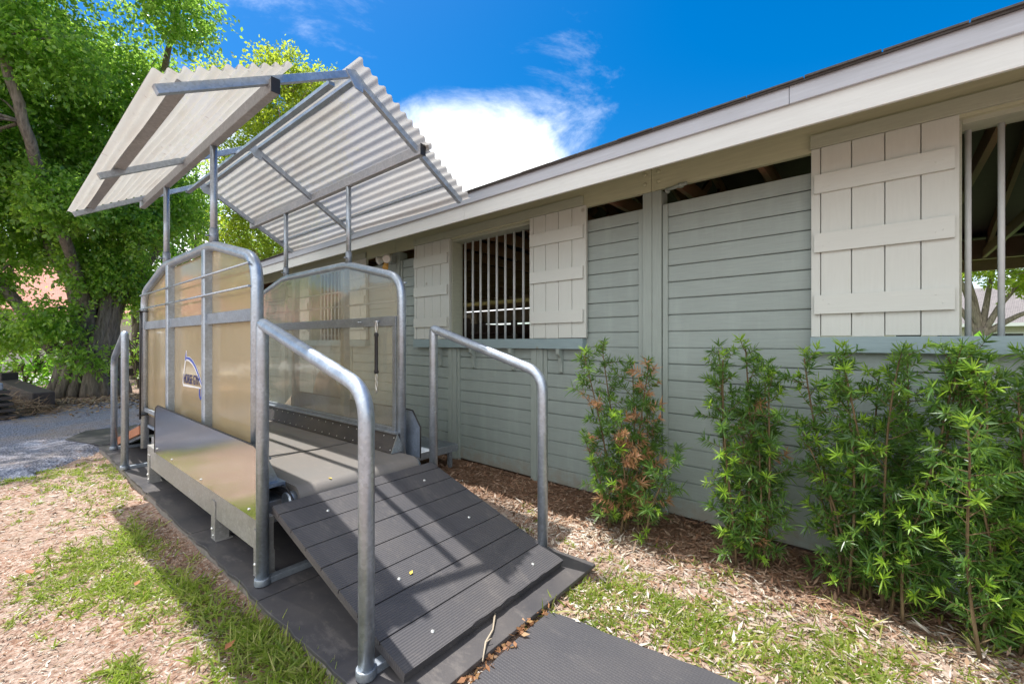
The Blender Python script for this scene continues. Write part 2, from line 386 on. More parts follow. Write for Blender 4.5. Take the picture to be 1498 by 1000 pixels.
sky.sun_elevation = math.asin(SUN.z); sky.sun_rotation = math.atan2(SUN.x, SUN.y); sky.ozone_density = 3.; sky.dust_density = .6; sky.altitude = 10
hs = N(nt, 'ShaderNodeHueSaturation', Saturation=1.5, Hue=.5, Value=.62); L(nt, sky.outputs[0], hs.inputs['Color'])
g = nt.nodes.new('ShaderNodeTexCoord'); gen = g.outputs['Generated']
nz = nt.nodes.new('ShaderNodeTexNoise'); nz.inputs['Scale'].default_value = 3.2; nz.inputs['Detail'].default_value = 11; nz.inputs['Roughness'].default_value = .66; nz.inputs['Distortion'].default_value = .7
mp = nt.nodes.new('ShaderNodeMapping'); mp.inputs['Scale'].default_value = (1, 1, 1.7); mp.inputs['Location'].default_value = (.35, .1, 0)
L(nt, gen, mp.inputs[0]); L(nt, mp.outputs[0], nz.inputs['Vector'])
def blob(d, lo, hi):
    vm = nt.nodes.new('ShaderNodeVectorMath'); vm.operation = 'DOT_PRODUCT'; vm.inputs[1].default_value = Vector(d).normalized(); L(nt, gen, vm.inputs[0])
    mr = nt.nodes.new('ShaderNodeMapRange'); mr.inputs[1].default_value = lo; mr.inputs[2].default_value = hi; mr.clamp = True
    L(nt, vm.outputs['Value'], mr.inputs[0]); return mr.outputs[0]
def ma(op, a, b):
    m = nt.nodes.new('ShaderNodeMath'); m.operation = op
    for s, v in zip(m.inputs, (a, b)):
        if hasattr(v, 'is_linked'): L(nt, v, s)
        else: s.default_value = v
    return m.outputs[0]
cl = ma('MAXIMUM', ma('MULTIPLY', blob((.672, .705, .26), .956, .990), 1.15), ma('MULTIPLY', blob((.78, .51, .36), .962, .998), .32))
cl = ma('MAXIMUM', cl, ma('MULTIPLY', blob((.25, .85, .62), .93, 1.), .22))
cl = ma('MAXIMUM', cl, ma('MULTIPLY', blob((.15, .98, .12), .90, 1.), .8))
cl = ma('MAXIMUM', cl, ma('MULTIPLY', blob((-.86, -.25, .42), .30, .80), 1.1))  # unseen bright cloud behind the camera, added to fill the shaded wall
cl = ma('MAXIMUM', cl, ma('MULTIPLY', blob((.95, -.25, .0), .90, .99), .6))
den = ma('ADD', ma('MULTIPLY', cl, 1.3), ma('MULTIPLY', ma('SUBTRACT', nz.outputs['Fac'], .5), 1.7))
mr = nt.nodes.new('ShaderNodeMapRange'); mr.inputs[1].default_value = .28; mr.inputs[2].default_value = 1.30; mr.clamp = True; mr.interpolation_type = 'SMOOTHSTEP'
L(nt, den, mr.inputs[0])
mx = nt.nodes.new('ShaderNodeMix'); mx.data_type = 'RGBA'; mx.inputs[7].default_value = (7.2, 7.3, 7.4, 1)
L(nt, mr.outputs[0], mx.inputs[0]); L(nt, hs.outputs[0], mx.inputs[6])
L(nt, mx.outputs[2], bg.inputs[0]); L(nt, bg.outputs[0], out.inputs[0])
scn.view_settings.view_transform = 'Standard'; scn.view_settings.look = 'None'; scn.view_settings.exposure = .98; scn.view_settings.gamma = 1
scn.cycles.max_bounces = 10; scn.cycles.transparent_max_bounces = 16; scn.cycles.diffuse_bounces = 5; scn.cycles.use_denoising = True
scn.cycles.sample_clamp_indirect = 6

# ------------------------------------------------------------------ ground, driveway, road
def sheet(name, poly, z, m, sink=0):
    b = MB(); k = len(poly)
    if sink:      # the rim dips under the soil so that the edge fades out unevenly
        inner = []
        for i, (x, y) in enumerate(poly):
            (xa, ya), (xb, yb) = poly[i-3], poly[(i+3) % k]; t = Vector((xb-xa, yb-ya)).normalized()
            inner.append((x-t.y*sink, y+t.x*sink))
        b.add([(x, y, -.04) for x, y in poly]+[(x, y, z) for x, y in inner], [(i, (i+1) % k, k+(i+1) % k, k+i) for i in range(k)]+[[k+i for i in range(k)]])
    else: b.add([(x, y, z) for x, y in poly], [list(range(k))])
    return tag(b.build(name, m), kind='structure')
gx = np.linspace(-2.2, 3.6, 90); gy = np.linspace(-1.4, 9, 150)
def gz(x, y): return -.035*np.clip((1.0-x)/.25, 0, 1)+.012*np.sin(x*5.1+y*2.3)*np.sin(y*3.7-x)+.008*np.sin(x*13+1)*np.sin(y*11)
XX, YY = np.meshgrid(gx, gy, indexing='ij'); Z = gz(XX, YY)*np.clip(np.minimum.reduce([(XX+2.2), (3.6-XX), (YY+1.4), (9-YY)])*2, 0, 1)
V = np.stack([XX, YY, Z], -1).reshape(-1, 3); n1, n2 = len(gx), len(gy)
i, j = np.meshgrid(np.arange(n1-1), np.arange(n2-1), indexing='ij'); a = (i*n2+j).ravel()
F = np.stack([a, a+n2, a+n2+1, a+1], 1)
B = 220; k = len(V)
ring = [(-2.2, -1.4), (3.6, -1.4), (3.6, 9), (-2.2, 9)]; big = [(-B, -B), (B, -B), (B, B), (-B, B)]
V = np.concatenate([V, [(x, y, 0) for x, y in ring+big]]); F = np.concatenate([F, [[k+i, k+4+i, k+4+(i+1) % 4, k+(i+1) % 4][::-1] for i in range(4)]])
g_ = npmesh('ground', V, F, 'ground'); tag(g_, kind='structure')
def wob(pts, amp, n=6):
    o = []
    for (a, b) in zip(pts, pts[1:]+pts[:1]):
        for k in range(n):
            t = k/n; o.append((a[0]*(1-t)+b[0]*t+random.uniform(-amp, amp), a[1]*(1-t)+b[1]*t+random.uniform(-amp, amp)))
    return o
sheet('driveway', wob([(-14, 8.3), (-1.2, 7.2), (.1, 7.15), (.75, 7.9), (2.4, 8.1), (2.9, 13.6), (1.9, 14.9), (.3, 14.1), (-.4, 12.4), (-14, 13.0)], .10), .022, 'gravel', .35)
sheet('road', [(-60, 22.5), (60, 21.0), (60, 27.5), (-60, 29.5)], .012, 'road')
sheet('lawn', [(11.2, -60), (120, -60), (120, 18), (11.2, 18)], .010, 'lawn')

# ------------------------------------------------------------------ stable building
WX = 3.57
YE, YS = 12.2, -7.6            # the ends of the building
barn = empty('stable_building', (WX, 1.5, 0), label='long grey-green board stable with cream shutters and barred windows', cat='stable')
barn.location = (0, 0, 0)
# windows: (opening low Y, opening high Y, header low Y, header high Y)
WIN = [(2.83, 4.09, 2.164, 4.822), (-1.59, -.33, -2.31, .385), (6.77, 8.03, 6.05, 8.75)]
ST = .1366; ROW0 = 2.492
def segs(z1):
    if z1 <= 1.40: return [(YS, YE)]
    cut = sorted((h0+.01, h1-.01) for _, _, h0, h1 in WIN); o = []; y = YS
    for a, b in cut:
        o.append((y, a)); y = b
    return o+[(y, YE)]
sd = MB()
edges = [2.61]+[ROW0-ST*k for k in range(0, 18)]+[.02]
for z1, z0 in zip(edges, edges[1:]):
    for y0, y1 in segs(z1):
        dx_, g0 = random.uniform(-.0025, .0015), random.uniform(.003, .009)
        sd.prism([(WX+dx_, 0, z0+g0), (WX-.002+dx_, 0, z0+g0+.007), (WX-.002+dx_, 0, z1-.004), (WX+.004, 0, z1), (WX+.022, 0, z1), (WX+.022, 0, z0+g0)][::-1], (0, y0, 0), (0, y1, 0))
for y0, y1 in segs(9): sd.box((WX+.0225, y0, .02), (WX+.045, y1, 2.595))
for (_, _, h0, h1) in WIN: sd.box((WX+.0225, h0+.012, .02), (WX+.045, h1-.012, 1.38))
sd.build('siding', 'siding', barn)
def post(y0, y1, z1=2.726, x=WX-.035):
    p = MB(); ym = (y0+y1)/2
    p.box((x, y0, .0), (WX+.10, ym-.001, z1)); p.box((x-.002, ym+.001, .0), (WX+.10, y1, z1)); p.build('wall_post', 'post', barn, .003)
def strip(y0, y1, z1):
    MB().box((WX-.02, y0, .0), (WX+.0, y1, z1)).build('cover_strip', 'post', barn, .003)
for y in (1.42, 5.20, 9.2, -3.0, -6.8): post(y, y+.163)
for y in (1.372, 1.587, 5.155, 5.37, 9.155, 9.37): strip(y, y+.043, 2.60)
for o0, o1, h0, h1 in WIN:
    for y in (o0-.16, o1-.09): post(y, y+.155, 1.378, WX-.03); strip(y-.048, y-.004, 1.376)
# eave beam, soffit, fascia, roof
bm = MB()
for y0, y1 in ((YS, -2.9), (-2.9, 1.5005), (1.5035, 5.28), (5.283, YE)): bm.box((WX-.045, y0, 2.728), (WX+.0, y1, 3.02))
bm.build('eave_beam', 'soffit', barn, .003)
for y, z in ((1.44, 2.80), (1.56, 2.80), (1.44, 2.88), (1.56, 2.88)): MB().disc((WX-.045, y, z), (-1, 0, 0), .018, .014).build('beam_bolt', 'soffit', barn)
EX, EZ, SL = 2.80, 2.857, .30
def rz(x): return EZ+.004+SL*(x-EX)
RX = (WX+9.7)/2
MB().prism([(EX+.02, 0, rz(EX+.02)-.15), (WX-.046, 0, rz(WX)-.15), (WX-.046, 0, rz(WX)-.13), (EX+.02, 0, rz(EX+.02)-.13)], (0, YS-.3, 0), (0, YE+.3, 0)).build('soffit', 'soffit', barn)
fa = MB()
for y0, y1 in ((YS-.3, -1.7), (-1.697, 3.05), (3.053, 7.9), (7.903, YE+.3)): fa.box((EX, y0, 2.622), (EX+.02, y1, EZ-.02))
fa.build('fascia_board', 'fascia', barn, .003)
fu = MB()
for y0, y1 in ((YS-.3, .4), (.402, 4.02), (4.022, YE+.3)): fu.box((EX-.022, y0, 2.757), (EX-.0025, y1, EZ-.002))
fu.build('drip_board', 'fascia_upper', barn, .003)
rf = MB()
for s in (0, 1):
    P = lambda x, dz: ((x if s == 0 else 2*RX-x), 0, rz(x)+dz)
    rf.prism([P(EX-.04, .0), P(RX, .0), P(RX, .012), P(EX-.04, .012)], (0, YS-.3, 0), (0, YE+.3, 0))
rf.build('roof', 'asphalt_shingle', barn)
rag = MB(); y = YS
while y < YE:
    l = random.uniform(.25, .34); rag.box((EX-.050+random.uniform(-.006, .006), y, rz(EX-.05)+.0135), (EX+.1, y+l-.006, rz(EX-.05)+.021+random.uniform(0, .004))); y += l
rag.build('shingle_edge', 'asphalt_shingle', barn)
dk = MB()
for s in (0, 1):
    P = lambda x, dz: ((x if s == 0 else 2*RX-x), 0, rz(x)+dz)
    dk.prism([P(EX+.03, -.03), P(RX, -.03), P(RX, -.003), P(EX+.03, -.003)], (0, YS-.3, 0), (0, YE+.3, 0))
dk.build('roof_deck', 'roof_deck', barn)
y = YS+.33
for k in range(33):
    r = MB()
    for s in (0, 1):
        a = (WX+.05 if s == 0 else 2*RX-WX-.05); b = RX
        r.bar((a, y, rz(WX+.05)-.125), (b, y, rz(RX)-.125), .045, .17)
    r.bar((WX+.01, y+.04, 2.80), (2*RX-WX-.01, y+.04, 2.80), .04, .13)
    if k % 3 == 0:
        r.bar((RX-1.5, y+.0, 2.80), (RX-.2, y+.0, rz(RX)-.3), .045, .09); r.bar((RX+1.5, y+.0, 2.80), (RX+.2, y+.0, rz(RX)-.3), .045, .09)
    r.build('rafter', 'wood_brown', barn); y += .61
# far side wall with its openings, stall partitions
FX = 9.7
fw = MB(); fw.box((FX, YS, 2.72), (FX+.06, YE, 3.02)); fw.box((FX, YS, 0), (FX+.05, YE, 1.12))
for y0, y1 in ((YS, -4.2), (1.6, 3.2), (5.2, 6.2), (10.6, YE)): fw.box((FX, y0, 1.121), (FX+.05, y1, 2.719))
z = 1.16
while z < 2.6: fw.box((FX, 6.2, z), (FX+.03, 10.6, z+.17)); z += .215
fw.build('rear_wall', 'wood_tan', barn)
MB().box((FX+.7, YS-.3, 2.62), (FX+.74, YE+.3, 2.86)).build('rear_fascia', 'wood_tan', barn)
for y in (YS, YE):
    MB().prism([(WX, 0, 0), (FX+.05, 0, 0), (FX+.05, 0, rz(WX)-.05), (RX, 0, rz(RX)-.05), (WX, 0, rz(WX)-.05)], (0, y-.03 if y < 0 else y, 0), (0, y if y < 0 else y+.03, 0)).build('gable_wall', 'siding', barn)
def partition(x0, y0, x1, y1, ztop, m='wood_dark', gap=.05, bh=.14, z0=.1):
    p = MB(); z = z0
    while z < ztop:
        p.bar((x0, y0, z+bh/2), (x1, y1, z+bh/2), .03, bh); z += bh+gap
    n = max(2, int(math.hypot(x1-x0, y1-y0)/1.5)+1)
    for k in range(n+1):
        t = k/n; p.bar((x0*(1-t)+x1*t+.04, y0*(1-t)+y1*t, 0), (x0*(1-t)+x1*t+.04, y0*(1-t)+y1*t, ztop+.1), .09, .09)
    p.build('stall_partition', m, barn)
partition(WX+.1, 5.3, 6.1, 5.3, 1.75); partition(6.1, 3.2, 6.1, 12., 1.75, 'wood_dark', .075); partition(WX+.1, 9.2, 6.1, 9.2, 1.75)
partition(7.9, 3.4, 7.9, 12., 1.7, 'wood_dark', .10); partition(WX+.1, -3., 6.1, -3., 1.7)
MB().box((8.0, 6.0, 1.95), (8.04, 12., 2.25)).box((6.2, 6.4, 1.78), (6.22, 8.3, 2.02)).build('lintel_board', 'wood_tan', barn)
# windows
for wi, (o0, o1, h0, h1) in enumerate(WIN):
    wn = MB().box((WX+.055, o0-.1, 1.484), (WX+.16, o0, 2.70)).box((WX-.01, o1, 1.484), (WX+.16, o1+.09, 2.735)).box((WX-.01, o0-.05, 2.70), (WX+.16, o1-.0005, 2.7445))\
        .box((WX+.0, o0-.1, 1.484), (WX+.054, o0, 2.735)).build('window', 'trim', barn, .003)
    MB().box((WX-.045-.028, h0, 2.745), (WX-.046, h1, 2.835)).build('header', 'trim', wn, .003)
    s = MB().box((WX-.075, h0, 1.381), (WX+.17, h1, 1.483)).build('sill', 'sill', wn, .004)
    ys = [o0+(o1-o0)*(k+.6)/9.3 for k in range(9)] if wi != 1 else [-.367-.131*k for k in range(9)]
    for y in ys:
        MB().tube([(WX+.12, y, 1.47), (WX+.12, y, 2.71)], .0145, 10).build('bar', 'bars', wn)
    for y in (o0-.385, o0+.25, o0+.87, o1+.22):
        pr = [(WX-.001, 0, 1.13), (WX-.03, 0, 1.15), (WX-.035, 0, 1.23), (WX-.05, 0, 1.29), (WX-.085, 0, 1.33), (WX-.09, 0, 1.379), (WX-.001, 0, 1.379)]
        if wi == 0: MB().prism(pr, (0, y-.019, 0), (0, y+.019, 0)).build('bracket', 'post', wn, .003)
    for side in (0, 1):
        y0, y1 = (h0-.03 if wi == 0 else h0, o0-.012) if side == 0 else (o1+.012 if wi != 0 else 4.095, h1-.002)
        zb, zt = 1.485, 2.744
        sh = MB(); wd = (y1-y0-.055)/4; yy = y1
        cuts = [y1]; cuts.append(y1-.055)
        for k in range(4): cuts.append(cuts[-1]-wd)
        for a, b in zip(cuts, cuts[1:]):
            jt = random.uniform(-.002, .002); sh.box((WX-.060+jt, b+.0025, zb+random.uniform(0, .006)), (WX-.035, a-.0025, zt-.001))
        sh.box((WX-.0345, y0+.01, zb+.01), (WX-.012, y1-.01, zt-.01))
        so_ = sh.build('shutter', 'cream', barn, .0025)
        for zc in (1.70, 2.11, 2.50):
            cb = MB().box((WX-.086, y0+.022, zc-.06+random.uniform(-.006, .006)), (WX-.0625, y1-.022, zc+.06))
            for yy in (y0+.07, y1-.10): cb.disc((WX-.086, yy, zc+random.uniform(-.03, .03)), (-1, 0, 0), .005, .002, 8).disc((WX-.086, yy+.03, zc+random.uniform(-.03, .03)), (-1, 0, 0), .004, .002, 8)
            cb.build('crosspiece', 'batten', so_, .003)
# little pipe fitting under the beam
MB().tube([(WX-.06, 1.36, 2.705), (WX-.06, 1.20, 2.722)], .014, 10).tube([(WX-.06, 1.25, 2.70), (WX-.06, 1.25, 2.73)], .022, 10).tube([(WX-.06, 1.36, 2.70), (WX-.02, 1.37, 2.70)], .018, 10).build('water_pipe', 'post', barn)

# flood light under the eave
fl = empty('floodlight', (WX-.1, 5.33, 2.60), label='twin-head floodlight with orange sensor under the stable eave', cat='floodlight')
MB().box((-.0, -.05, -.03), (.06, .05, .09)).tube([(0, .0, .02), (-.05, .0, .0)], .012).build('bracket', 'post', fl, .004)
for dy, d in ((-.06, (-.75, -.6, -.25)), (.13, (-.6, .75, -.25))):
    d = Vector(d).normalized(); c = Vector((-.08, dy, .02))
    h_ = MB().tube([c-d*.10, c-d*.06, c, c+d*.04], [.02, .035, .060, .063], 16).build('lamp_head', 'cream', fl)
    MB().tube([c+d*.0402, c+d*.048], [.060, .045], 16).build('lens', 'lamp', h_)
MB().tube([(-.06, .0, -.03), (-.10, -.03, -.11)], [.03, .042], 14).build('sensor', 'orange', fl)

# ------------------------------------------------------------------ slab and rubber mats
sl_ = MB().box((-.06, -.27, -.08), (1.42, 6.42, .030)).build('slab', 'concrete', None, .012)
sl_.location = (X0, Y0, 0); sl_.rotation_euler = (0, 0, TH); tag(sl_, kind='structure')
cuts = [-.30, .925, 2.19, 3.55, 4.87, 6.35]
mlab = ['black rubber mat under the near ramp and front handrails', 'black rubber mat under the near end of the treadmill body', 'black rubber mat under the middle of the treadmill body', 'black rubber mat under the far end of the treadmill body', 'black rubber mat under the far handrails and far ramp']
for k in range(5):
    b = MB(); a, c = cuts[k]+.004, cuts[k+1]-.004; n = 14
    ql = [-.075+random.uniform(-.010, .010) for _ in range(n+1)]; qr = [1.43+random.uniform(-.006, .006) for _ in range(n+1)]
    if k == 1: ql[-1] -= .02
    pts = [(ql[i], a+(c-a)*i/n) for i in range(n+1)]+[(qr[i], a+(c-a)*i/n) for i in reversed(range(n+1))]
    dz = random.uniform(0, .004)
    b.prism([(x, y, 0) for x, y in pts][::-1], (0, 0, .031), (0, 0, .050+dz))
    o = b.build('rubber_mat', 'mat', None, .003); o.location = (X0, Y0, 0); o.rotation_euler = (0, 0, TH)
    tag(o, mlab[k], 'rubber mat', 'black rubber mats laid on the slab')
fm = MB(); n = 26
def edge(a, b, amp): return [(a[0]*(1-t)+b[0]*t+random.uniform(-amp, amp), a[1]*(1-t)+b[1]*t+random.uniform(-amp, amp)) for t in [i/n for i in range(n)]]
c4 = [(.70, 1.27), (1.84, 1.345), (2.03, .06), (.86, -.02)]
fm.prism([(x, y, 0) for x, y in sum((edge(a, b, .006) for a, b in zip(c4, c4[1:]+c4[:1])), [])][::-1], (0, 0, .018), (0, 0, .032))
tag(fm.build('floor_mat', 'floormat', None, .002), 'loose dotted black rubber floor mat on the mulch before the ramp', 'rubber mat')
sm_ = MB().prism([(.43, 9.0, 0), (.74, 8.1, 0), (2.3, 8.35, 0), (2.2, 9.7, 0), (.69, 9.6, 0)], (0, 0, .028), (0, 0, .04)).build('ground_mat', 'mat', None, .003)
tag(sm_, 'black rubber mat lying on the gravel beyond the far ramp', 'rubber mat')

# ------------------------------------------------------------------ treadmill
tm = empty('horse_treadmill', (X0, Y0, 0), TH, label='steel horse treadmill with plexiglass sides under a corrugated canopy', cat='treadmill')
def part(mb, name, m, parent=tm, bevel=0.): return mb.build(name, m, parent, bevel)
QL, QR = .072, 1.166
PN, P1, P2, PF = 1.354, 2.197, 3.573, 4.448
ZC, ZP = 1.983, 2.181
for q, zb in ((QL, .33), (QR, .55)):
    side = -1 if q == QL else 1
    pts = fillet([(q, PN, .30), (q, PN, ZC), (q, P1, ZP), (q, P2, ZP), (q, PF, ZC), (q, PF, .30)], [.17, .12, .12, .17])
    fr = part(MB().tube(pts, .036, 18), 'side_frame', 'galv')
    for p in (2.322, 3.39):
        uq = 0 if q == QL else .045
        part(MB().box((q+uq-.035, p-.033, .42), (q+uq+.030, p+.033, ZP-.02)), 'upright', 'galv', fr, .008)
    band = MB()
    if q == QL:
        band.box((q-.014, PN+.03, 1.585), (q+.014, 2.288, 1.665)); band.box((q-.014, 2.356, 1.585), (q+.014, 3.356, 1.665)); band.box((q-.014, 3.424, 1.585), (q+.014, PF-.03, 1.665))
    else: band.box((q-.040, PN+.03, 1.585), (q-.0245, PF-.03, 1.665)).box((q-.038, PN+.034, .742), (q-.0245, PN+.075, 1.584))
    part(band, 'mid_rail', 'galv_flat', fr, .002)
    for z in (1.80, 1.945):
        part(MB().tube([(q-.055*0+side*.045, PN+.0, z), (q+side*.045, PF-.03, z)], .008, 8), 'guard_rod', 'galv', fr)
    rq = q-.004 if q == QL else q-.035
    part(MB().box((rq-.010, PN+.03, .70), (rq+.0105, PF-.03, .741)), 'lower_rail', 'galv_flat', fr, .003)
    # plexiglass, lower and upper sheets (thin solid panels just inside the frame)
    pm = 'plexi_tan' if q == QL else 'plexi_clear'; qq = q+.022 if q == QL else q-.022
    lo = MB().box((qq-.002, PN+.03, .66), (qq+.002, PF-.03, 1.64))
    part(lo, 'lower_panel', pm)
    prof = [(PN+.028, 1.655), (PF-.028, 1.655), (PF-.028, ZC-.055), (PF-.10, ZC-.01), (P2+.02, ZP-.035), (P1-.02, ZP-.035), (PN+.11, ZC-.01), (PN+.028, ZC-.06)]
    part(MB().prism([(qq-.002, a, z) for a, z in prof], (0, 0, 0), (.004, 0, 0)), 'upper_panel', pm)
    # canopy posts and beam
    for p in (2.18, 3.54):
        cp = part(MB().tube([(q, p, ZP-.0), (q, p, 2.93)], .024, 12), 'canopy_post', 'galv')
        part(MB().tube([(q, p, ZP+.01), (q, p, ZP+.12)], .030, 12).tube([(q-.03, p-.02, ZP+.06), (q-.06, p-.02, ZP+.06)], .006, 6), 'collar', 'galv_flat', cp)
    part(MB().box((q-.025, 1.08, 2.922), (q+.025, 4.56, 3.002)), 'canopy_beam', 'galv_warm', tm, .004)
    b_ = MB().box((q-.0255, 1.076, 2.918), (q+.0255, 1.0795, 3.006))
    part(b_, 'beam_cap', 'black', tm)
def zl(q): return 3.30-.557*(.59-q)
def zr(q): return 3.30-.604*(q-.59)
for p in (1.13, 2.89, 4.42):
    rr = MB().bar((-.475, p, zl(-.475)), (.575, p, zl(.575)), .04, .045, (0, 0, 1)).bar((.605, p, zr(.605)), (1.62, p, zr(1.62)), .04, .045)
    rr.prism([(.53, p-.026, 3.30), (.60, p-.026, 3.325), (.67, p-.026, 3.275), (.66, p-.026, 3.19), (.60, p-.026, 3.20)], (0, 0, 0), (0, .008, 0))
    part(rr, 'rafter', 'galv', tm, .002)
for q, z, wd, m_ in ((-.36, zl(-.36)+.036, .07, 'galv_warm'), (.46, zl(.46)-.04, .045, 'galv'), (.645, zr(.645)-.005+.045, .045, 'galv'), (1.48, zr(1.48)+.04, .035, 'galv')):
    part(MB().bar((q, 1.16 if q > -.3 else 1.145, z), (q, 4.46, z), wd, .028), 'purlin', m_, tm, .002)
def corrugated(q0, z0, q1, z1, p0, p1, name, amp=.0145, pitch=.070, seed=0):
    r = np.random.default_rng(seed)
    ln = math.hypot(q1-q0, z1-z0); k = int(ln/pitch*10); t = np.linspace(0, 1, k+1); npn = 14
    dq, dz = (q1-q0)/ln, (z1-z0)/ln; nq, nz = -dz, dq
    if nz < 0: nq, nz = -nq, -nz
    wv = amp*np.sin(2*np.pi*t*ln/pitch)
    pp = np.linspace(p0, p1, npn); V = []
    for ip, p in enumerate(pp):
        sag = .010*np.sin(np.pi*3*(ip/(npn-1)))*np.sin(t*5+seed)
        ragp = p+(r.uniform(-.006, .006) if ip in (0, npn-1) else 0)
        V.append(np.stack([q0+dq*ln*t+nq*(wv+sag), np.full(k+1, ragp)+(.006*np.sin(t*40+seed) if ip in (0, npn-1) else 0), z0+dz*ln*t+nz*(wv+sag)], 1))
    V = np.concatenate(V); i, j = np.meshgrid(np.arange(npn-1), np.arange(k), indexing='ij'); a = (i*(k+1)+j).ravel()
    o = npmesh(name, V, np.stack([a, a+1, a+k+2, a+k+1], 1), 'poly', tm)
    o.data.polygons.foreach_set('use_smooth', [True]*len(o.data.polygons)); return o
of = .042
o = corrugated(-.52, zl(-.52)+of, .13, zl(.13)+of, 1.0, 4.50, 'roof_sheet', seed=3)
o = corrugated(.58, zr(.58)+of+.02, 1.22, zr(1.22)+of+.02, 1.02, 4.52, 'roof_sheet', seed=4)
o = corrugated(1.17, zr(1.17)+of+.0, 1.66, zr(1.66)+of+.0, 1.04, 4.50, 'roof_sheet', seed=6)
# body: beams, feet, splash guards, belt
for q, s in ((.06, 1), (1.20, -1)):
    part(MB().box((q-.05*s, 1.12, .205), (q+.02*s, 3.98, .415)), 'base_beam', 'beam', tm, .004)
    for p in (1.175, 1.95, 3.90):
        ft = MB().box((q-.05*s-.008*s, p-.04, .056), (q-.0505*s, p+.04, .33)).box((q-.05*s, p-.04, .056), (q+.03*s, p-.035, .2045)).box((q-.05*s, p+.035, .056), (q+.03*s, p+.04, .2045)).box((q-.055, p-.055, .05), (q+.05, p+.055, .0555))
        f_ = part(ft, 'foot', 'beam', tm, .0)
        part(MB().disc((q-.0585*s, p+.012, .13), (-s, 0, 0), .013, .010), 'bolt', 'bolt', f_); part(MB().disc((q-.0585*s, p-.015, .09), (-s, 0, 0), .009, .008), 'bolt', 'bolt', f_)
    qs = -.004 if s == 1 else 1.262; th = .005
    prof = [(1.09, .40), (1.09, .775), (1.125, .815), (1.19, .835), (3.50, .855), (3.58, .825), (3.60, .78), (3.62, .40)]
    if s == -1: prof = [(1.233, .49), (1.233, .745), (1.335, .873), (1.43, .878), (3.50, .88), (3.62, .80), (3.62, .49)]
    sg = part(MB().prism([(qs, a, z) for a, z in prof], (0, 0, 0), (th, 0, 0)), 'splash_guard', 'stainless' if s == 1 else 'plate', tm)
    trim = MB().tube([(qs+th/2, a, z) for a, z in fillet([(1.09, 0, .40), (1.09, 0, .80), (1.19, 0, .835), (3.50, 0, .857), (3.60, 0, .80), (3.62, 0, .40)], 0.0, 1)], .006, 6, False) if 0 else MB().tube([(qs+th/2, a, z) for a, z in prof], .0065, 6, True)
    part(trim, 'edge_trim', 'black', sg)
    bl = MB()
    for p, z in ((1.27, .53 if s < 0 else .44), (2.2, .53 if s < 0 else .43), (3.0, .53 if s < 0 else .44), (3.52, .54 if s < 0 else .45)): bl.disc((qs if s == 1 else qs+th, p, z), (-s, 0, 0), .009, .008)
    part(bl, 'bolt', 'bolt', sg)
part(MB().box((.10, 1.30, .30), (1.16, 4.30, .44)), 'chassis', 'galv_warm', tm, .005)
# belt as a loop round two rollers
zt, rr_ = .548, .085; pa, pb = 1.16, 4.45; prof = []
for k in range(13):
    a = math.pi/2+math.pi*k/12; prof.append((pa+rr_*math.cos(a), zt-rr_+rr_*math.sin(a)))
for k in range(13):
    a = -math.pi/2+math.pi*k/12; prof.append((pb+rr_*math.cos(a), zt-rr_+rr_*math.sin(a)))
kk = len(prof); bv = MB()
vs = [(.215, a, z) for a, z in prof]+[(1.13, a, z) for a, z in prof]
bv.add(vs, [(i, (i+1) % kk, kk+(i+1) % kk, kk+i) for i in range(kk)], True)
bv.add(vs[:kk], [list(range(kk))]); bv.add(vs[kk:], [list(range(kk))[::-1]])
bt = part(bv, 'belt', 'belt')
part(MB().box((.216, 1.955, zt+.0002), (1.129, 1.965, zt+.0015)), 'belt_seam', 'black', bt)
part(MB().tube([(.16, pa, zt-rr_), (.2149, pa, zt-rr_)], .055, 16).tube([(1.1305, pa, zt-rr_), (1.17, pa, zt-rr_)], .055, 16), 'roller', 'galv')
cable = MB()
for dz in (0, .02, .04): cable.tube(fillet([(.17, 1.42, zt-.06), (.175, 1.18, zt+.004-dz), (.185, 1.07, zt-.10-dz), (.20, 1.12, zt-.19)], .08), .008, 8)
part(cable, 'cable', 'black')
part(MB().prism([(.085, 0, zt+.006), (.212, 0, zt+.006), (.212, 0, zt-.012), (.085, 0, zt-.02)], (0, 1.28, 0), (0, 4.40, 0)).prism([(.205, 0, zt-.013), (.212, 0, zt-.013), (.212, 0, zt-.07), (.205, 0, zt-.07)], (0, 1.28, 0), (0, 4.40, 0)), 'deck_edge', 'plate', tm)
# kick boards: a sloping black strip along each side of the belt
for s in (1, -1):
    f = (lambda q: q) if s == -1 else (lambda q: QL+QR-q)
    tri = [(f(1.05), 0, zt+.006), (f(1.140), 0, zt+.006), (f(1.140), 0, zt+.15), (f(1.105), 0, zt+.146)]
    if s == -1: tri = tri[::-1]
    kb = part(MB().prism(tri, (0, 1.335, 0), (0, 4.42, 0)), 'kick_board', 'kick', tm)
    cap = [(f(1.046), 0, zt+.004), (f(1.175), 0, zt+.006), (f(1.108), 0, zt+.152)]
    part(MB().prism(cap, (0, 1.325, 0), (0, 1.3345, 0)), 'end_cap', 'galv', kb)
    part(MB().box((f(1.090), 1.335, zt+.150), (f(1.150), 4.42, zt+.162)), 'top_strip', 'galv_flat', kb)
    rv = MB(); d = Vector((f(1.05)-f(1.105), 0, -.140)); nn = Vector((d.z, 0, -d.x)).normalized() * (1 if s == -1 else -1)
    if nn.z < 0: nn = -nn
    for k in range(22):
        for t in (.18, .85):
            c = Vector((f(1.105), 1.36+k*.14, zt+.146))+d*t; rv.disc(c, nn, .0055, .004, 8)
    part(rv, 'rivet', 'bolt', kb)
